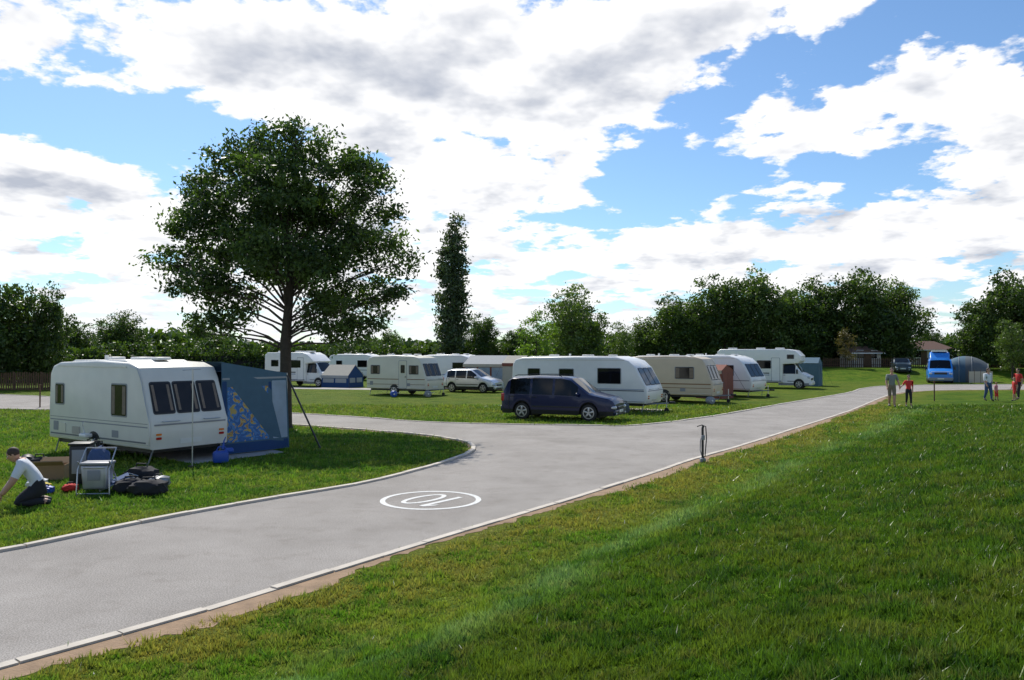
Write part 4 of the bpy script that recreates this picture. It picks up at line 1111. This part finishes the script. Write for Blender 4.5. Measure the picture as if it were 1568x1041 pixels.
bag('holdall', at(-7.1, 15.6), .1, (.36, .2, .15), 'dark'); bag('holdall', at(-7.6, 15.9), .6, (.3, .18, .14), 'dark')
bag('holdall', at(-7.75, 16.7), -.2, (.36, .2, .2), 'dark'); bag('holdall', at(-8.5, 16.4), .3, (.22, .18, .42), 'jeans')
bag('holdall', at(-9.45, 16.0), .2, (.2, .14, .09), 'yellow'); bag('holdall', at(-9.2, 15.75), .2, (.16, .12, .08), 'blue_pl'); bag('holdall', at(-8.85, 16.0), .5, (.15, .12, .08), 'shirt_r')
bag('holdall', at(-9.75, 16.4), .5, (.2, .14, .1), 'shirt_w'); bag('holdall', at(-7.3, 16.5), .9, (.22, .16, .12), 'greytrim'); bag('holdall', at(-10.6, 17.9), .2, (.25, .18, .22), 'dark')
mb = MB()
for s in (-.25, .25):
    mb.tube([(-.55, s, .06), (0, s, .3), (.5, s, .1)], .014, 'pole', 6); mb.tube([(-.45, s, .3), (.4, s, .05)], .014, 'pole', 6)
for p in ((-.55, .06), (.5, .1), (-.45, .3)): mb.tube([(p[0], -.25, p[1]), (p[0], .25, p[1])], .014, 'pole', 6)
mb.plate([(-.5, -.24, .1), (-.02, -.24, .31), (-.02, .24, .31), (-.5, .24, .1)][::-1], .01, 'jeans', .02)
mb.obj('folding_chair', at(-7.75, 16.2), .5)
mb = MB()
mb.cyl((0, 0, .16), (0, 0, 1), .13, .3, 'white', 20, .03); mb.cyl((0, 0, .33), (0, 0, 1), .04, .05, 'blue_pl', 12)
mb.tube([(-.08, 0, .3), (-.08, 0, .4), (.08, 0, .4), (.08, 0, .3)], .01, 'black', 6)
mb.obj('water_jug', at(-9.7, 18.0), 0)
mb = MB()
for p, s in (((0, -.2, .16), (.6, .01, .32)), ((0, .2, .16), (.6, .01, .32)), ((-.3, 0, .16), (.01, .39, .32)), ((.3, 0, .16), (.01, .39, .32)), ((0, 0, .01), (.59, .39, .012))): mb.box(p, s, 'card')
mb.plate([(-.3, -.2, .32), (.3, -.2, .32), (.3, -.36, .42), (-.3, -.36, .42)], .004, 'card'); mb.plate([(-.3, .2, .32), (.3, .2, .32), (.3, .34, .44), (-.3, .34, .44)], .004, 'card')
mb.obj('cardboard_box', at(-10.15, 17.6), .25)
def barrel(name, loc, rz, m):
    mb = MB(); mb.cyl((0, 0, .2), (0, 1, 0), .2, .42, m, 24, .05)
    for y in (-.12, .0, .12): mb.cyl((0, y, .2), (0, 1, 0), .207, .03, m, 24, .008)
    mb.cyl((0, -.22, .2), (0, 1, 0), .05, .04, 'white', 12)
    mb.tube([(-.0, -.24, .2), (.35, -.24, .28), (.35, .24, .28), (0, .24, .2)], .012, 'pole', 6)
    return mb.obj(name, loc, rz)
barrel('water_barrel', at(-11.3, 18.6), .5, 'black'); barrel('water_barrel', at(-7.3, 49.2), .3, 'blue_pl'); barrel('water_barrel', at(10.6, 42.6), .3, 'greytrim'); barrel('water_barrel', at(-5.2, 49.3), .3, 'greytrim')
bag('backpack', at(5.1, 36.0), 0, (.2, .15, .25), 'awn_green')
mb = MB()
mb.tube([(0, 0, 0), (0, 0, .86), (.02, 0, .92)], .03, 'black', 10)
mb.tube([(-.14, 0, .9), (-.02, 0, .94), (.08, 0, .9), (.1, 0, .6), (.06, .0, .15), (-.03, 0, .05)], .014, 'black', 8)
mb.tube([(.02, 0, .02), (-.06, .02, .3), (-.05, .02, .55), (0, .02, .7)], .012, 'greytrim', 6)
mb.box((0, 0, .05), (.14, .14, .1), 'greytrim', .02); mb.box((0, -.04, .62), (.09, .05, .12), 'greytrim', .01)
mb.obj('water_tap_post', (4.85, 20.3, 0), 0)
for x, y in ((24.0, 45.3), (-23.8, 40.2)):
    mb = MB(); mb.tube([(0, 0, 0), (0, 0, 1.1)], .035, 'wood', 8); mb.box((0, 0, 1.12), (.09, .09, .05), 'wood', .01); mb.obj('marker_post', (x, y, 0))

# ------------------------------------------------------------------ sky
w = bpy.data.worlds.new('World'); scene.world = w; w.use_nodes = True
try:
    w.cycles.sampling_method = 'MANUAL'; w.cycles.sample_map_resolution = 256
except Exception: pass
nt = w.node_tree
for n_ in list(nt.nodes): nt.nodes.remove(n_)
Lk = nt.links.new
SUN_EL = R(47); SUN_AZ = math.atan2(-.39, .92)
def MT(op, a, b=None, c=None, clamp=False):
    x = nt.nodes.new('ShaderNodeMath'); x.operation = op; x.use_clamp = clamp
    for i, v in enumerate((a, b, c)):
        if v is None: continue
        if isinstance(v, (int, float)): x.inputs[i].default_value = v
        else: Lk(v, x.inputs[i])
    return x.outputs[0]
def VM(op, a, b):
    x = nt.nodes.new('ShaderNodeVectorMath'); x.operation = op
    for i, v in enumerate((a, b)):
        if isinstance(v, tuple): x.inputs[i].default_value = v
        else: Lk(v, x.inputs[i])
    return x
def COMB(a, b, c=0.0):
    x = nt.nodes.new('ShaderNodeCombineXYZ')
    for i, v in enumerate((a, b, c)):
        if isinstance(v, (int, float)): x.inputs[i].default_value = v
        else: Lk(v, x.inputs[i])
    return x.outputs[0]
def SMS(v, a, b):
    x = nt.nodes.new('ShaderNodeMapRange'); x.interpolation_type = 'SMOOTHSTEP'
    x.inputs[1].default_value = a; x.inputs[2].default_value = b; Lk(v, x.inputs[0]); return x.outputs[0]
def MIX(f, a, b, blend='MIX'):
    x = nt.nodes.new('ShaderNodeMix'); x.data_type = 'RGBA'; x.blend_type = blend
    if isinstance(f, float): x.inputs[0].default_value = f
    else: Lk(f, x.inputs[0])
    for s, v in ((6, a), (7, b)):
        if isinstance(v, tuple): x.inputs[s].default_value = (*v, 1)
        else: Lk(v, x.inputs[s])
    return x.outputs[2]
sky = nt.nodes.new('ShaderNodeTexSky'); sky.sky_type = 'NISHITA'; sky.sun_disc = False
sky.sun_elevation = SUN_EL; sky.sun_rotation = SUN_AZ; sky.altitude = 50; sky.air_density = 1.0; sky.dust_density = .45; sky.ozone_density = 1.8
tc = nt.nodes.new('ShaderNodeTexCoord'); sp = nt.nodes.new('ShaderNodeSeparateXYZ'); Lk(tc.outputs['Generated'], sp.inputs[0])
dx, dy, dz = sp.outputs
az = MT('ARCTAN2', dx, dy); el = MT('ARCSINE', dz)
zc = MT('ADD', MT('MAXIMUM', dz, 0.0), .17)
q = COMB(MT('DIVIDE', dx, zc), MT('DIVIDE', dy, zc), 0.0)
zu = MT('ADD', zc, .03)
qu = COMB(MT('DIVIDE', MT('ADD', dx, -.012), zu), MT('DIVIDE', dy, zu), 0.0)
def NOI(vec, sc, det, ro, dist=0.0):
    x = nt.nodes.new('ShaderNodeTexNoise'); x.noise_dimensions = '2D'; x.inputs['Scale'].default_value = sc; x.inputs['Detail'].default_value = det
    x.inputs['Roughness'].default_value = ro; x.inputs['Distortion'].default_value = dist; Lk(vec, x.inputs['Vector']); return x.outputs['Fac']
p = COMB(az, el, 0.0)
n1 = NOI(q, 3.3, 6.5, .6)
nu_ = NOI(qu, 3.3, 4, .58)
pz = COMB(az, MT('MULTIPLY', el, 1.5), 0.0)
def VOR(vec, sc):
    x = nt.nodes.new('ShaderNodeTexVoronoi'); x.voronoi_dimensions = '2D'; x.feature = 'F1'; x.inputs['Scale'].default_value = sc
    x.inputs['Detail'].default_value = 2.0; x.inputs['Roughness'].default_value = .6; x.inputs['Lacunarity'].default_value = 2.3; x.normalize = True
    Lk(vec, x.inputs['Vector']); return x.outputs['Distance']
wob = VM('MULTIPLY', VM('SUBTRACT', COMB(n1, nu_, 0.0), (.5, .5, 0.0)).outputs[0], (.10, .07, 0.0)).outputs[0]
v1 = VOR(VM('ADD', pz, wob).outputs[0], 17.0)
blobs = [(-.36, .345, .11, .045, .9), (-.24, .325, .15, .055, .9), (-.07, .335, .2, .06, 1.0), (.143, .305, .13, .045, .9), (.238, .39, .17, .04, 1.2), (.03, .212, .10, .032, .9), (-.15, .26, .10, .06, .8),
         (-.57, .315, .07, .05, 1.1), (-.497, .178, .19, .04, .9), (.328, .236, .06, .024, .9), (.463, .29, .08, .03, .9), (.565, .235, .08, .055, 1.0), (.468, .14, .16, .035, .7), (.253, .13, .13, .03, .6),
         (-.2, .15, .15, .05, .6), (.385, .258, .04, .025, .6), (.31, .285, .045, .016, .6),
         (-.47, .262, .12, .034, -.9), (.195, .225, .09, .042, -1.0), (.345, .335, .07, .028, -.6), (.42, .2, .07, .026, -.7), (.53, .375, .09, .035, -.6), (-.42, .42, .14, .024, -.8), (-.33, .25, .06, .04, -.5), (.1, .165, .09, .015, -.4)]
acc = None
for (a0, e0, sa, se, A) in blobs:
    mp = nt.nodes.new('ShaderNodeMapping'); sx_, sy_ = 1 / (2.4 * sa), 1 / (2.4 * se)
    mp.inputs['Scale'].default_value = (sx_, sy_, 0); mp.inputs['Location'].default_value = (-a0 * sx_, -e0 * sy_, 0); Lk(p, mp.inputs['Vector'])
    gr = nt.nodes.new('ShaderNodeTexGradient'); gr.gradient_type = 'QUADRATIC_SPHERE'; Lk(mp.outputs[0], gr.inputs['Vector'])
    g_ = gr.outputs['Fac']; A *= 1.15
    acc = MT('MULTIPLY', g_, A) if acc is None else MT('MULTIPLY_ADD', g_, A, acc)
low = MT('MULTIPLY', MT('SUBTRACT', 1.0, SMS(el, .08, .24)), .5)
high = MT('MULTIPLY', SMS(el, .44, .7), -.5)  # clouds thinned in the unseen overhead sky, to lower ambient and raise contrast
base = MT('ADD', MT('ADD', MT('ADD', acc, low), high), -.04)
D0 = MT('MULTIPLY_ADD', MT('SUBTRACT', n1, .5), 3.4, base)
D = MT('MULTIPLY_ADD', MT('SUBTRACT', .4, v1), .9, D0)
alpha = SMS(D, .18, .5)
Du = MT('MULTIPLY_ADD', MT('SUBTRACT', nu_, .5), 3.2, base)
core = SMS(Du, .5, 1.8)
rel = MT('MULTIPLY', MT('SUBTRACT', nu_, n1), 1.5)
shade = MT('ADD', MT('ADD', MT('MULTIPLY', core, .62), MT('MULTIPLY', MT('SUBTRACT', v1, .42), .4)), rel, clamp=True)
K = 8.6
cc = MIX(shade, (1.05 * K, 1.05 * K, 1.06 * K), (.50 * K, .54 * K, .63 * K))
hz = MT('SUBTRACT', 1.0, SMS(el, .0, .10))
cc = MIX(MT('MULTIPLY', hz, .4), cc, (.82 * K, .88 * K, .95 * K))
skyc = MIX(1.0, sky.outputs[0], (.78, .98, 1.15), 'MULTIPLY')
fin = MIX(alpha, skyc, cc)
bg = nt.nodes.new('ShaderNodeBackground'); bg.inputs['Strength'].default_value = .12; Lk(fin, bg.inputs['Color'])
wo = nt.nodes.new('ShaderNodeOutputWorld'); Lk(bg.outputs[0], wo.inputs['Surface'])

ld = bpy.data.lights.new('sun', 'SUN'); ld.energy = 5.0; ld.angle = R(.5); ld.color = (1, .95, .85)
lo = bpy.data.objects.new('sun', ld); COL.objects.link(lo)
sd = Vector((math.sin(SUN_AZ) * math.cos(SUN_EL), math.cos(SUN_AZ) * math.cos(SUN_EL), math.sin(SUN_EL)))
lo.rotation_euler = sd.to_track_quat('Z', 'Y').to_euler(); lo.location = sd * 50

# ------------------------------------------------------------------ camera
cd = bpy.data.cameras.new('camera'); cd.lens = 28.0; cd.sensor_width = 36; cd.clip_end = 5000; cd.clip_start = .1
co = bpy.data.objects.new('camera', cd); COL.objects.link(co); co.location = (0, 0, 2.8); co.rotation_euler = (R(90.85), 0, 0)
scene.camera = co
scene.view_settings.view_transform = 'Standard'; scene.view_settings.look = 'None'; scene.view_settings.exposure = 0
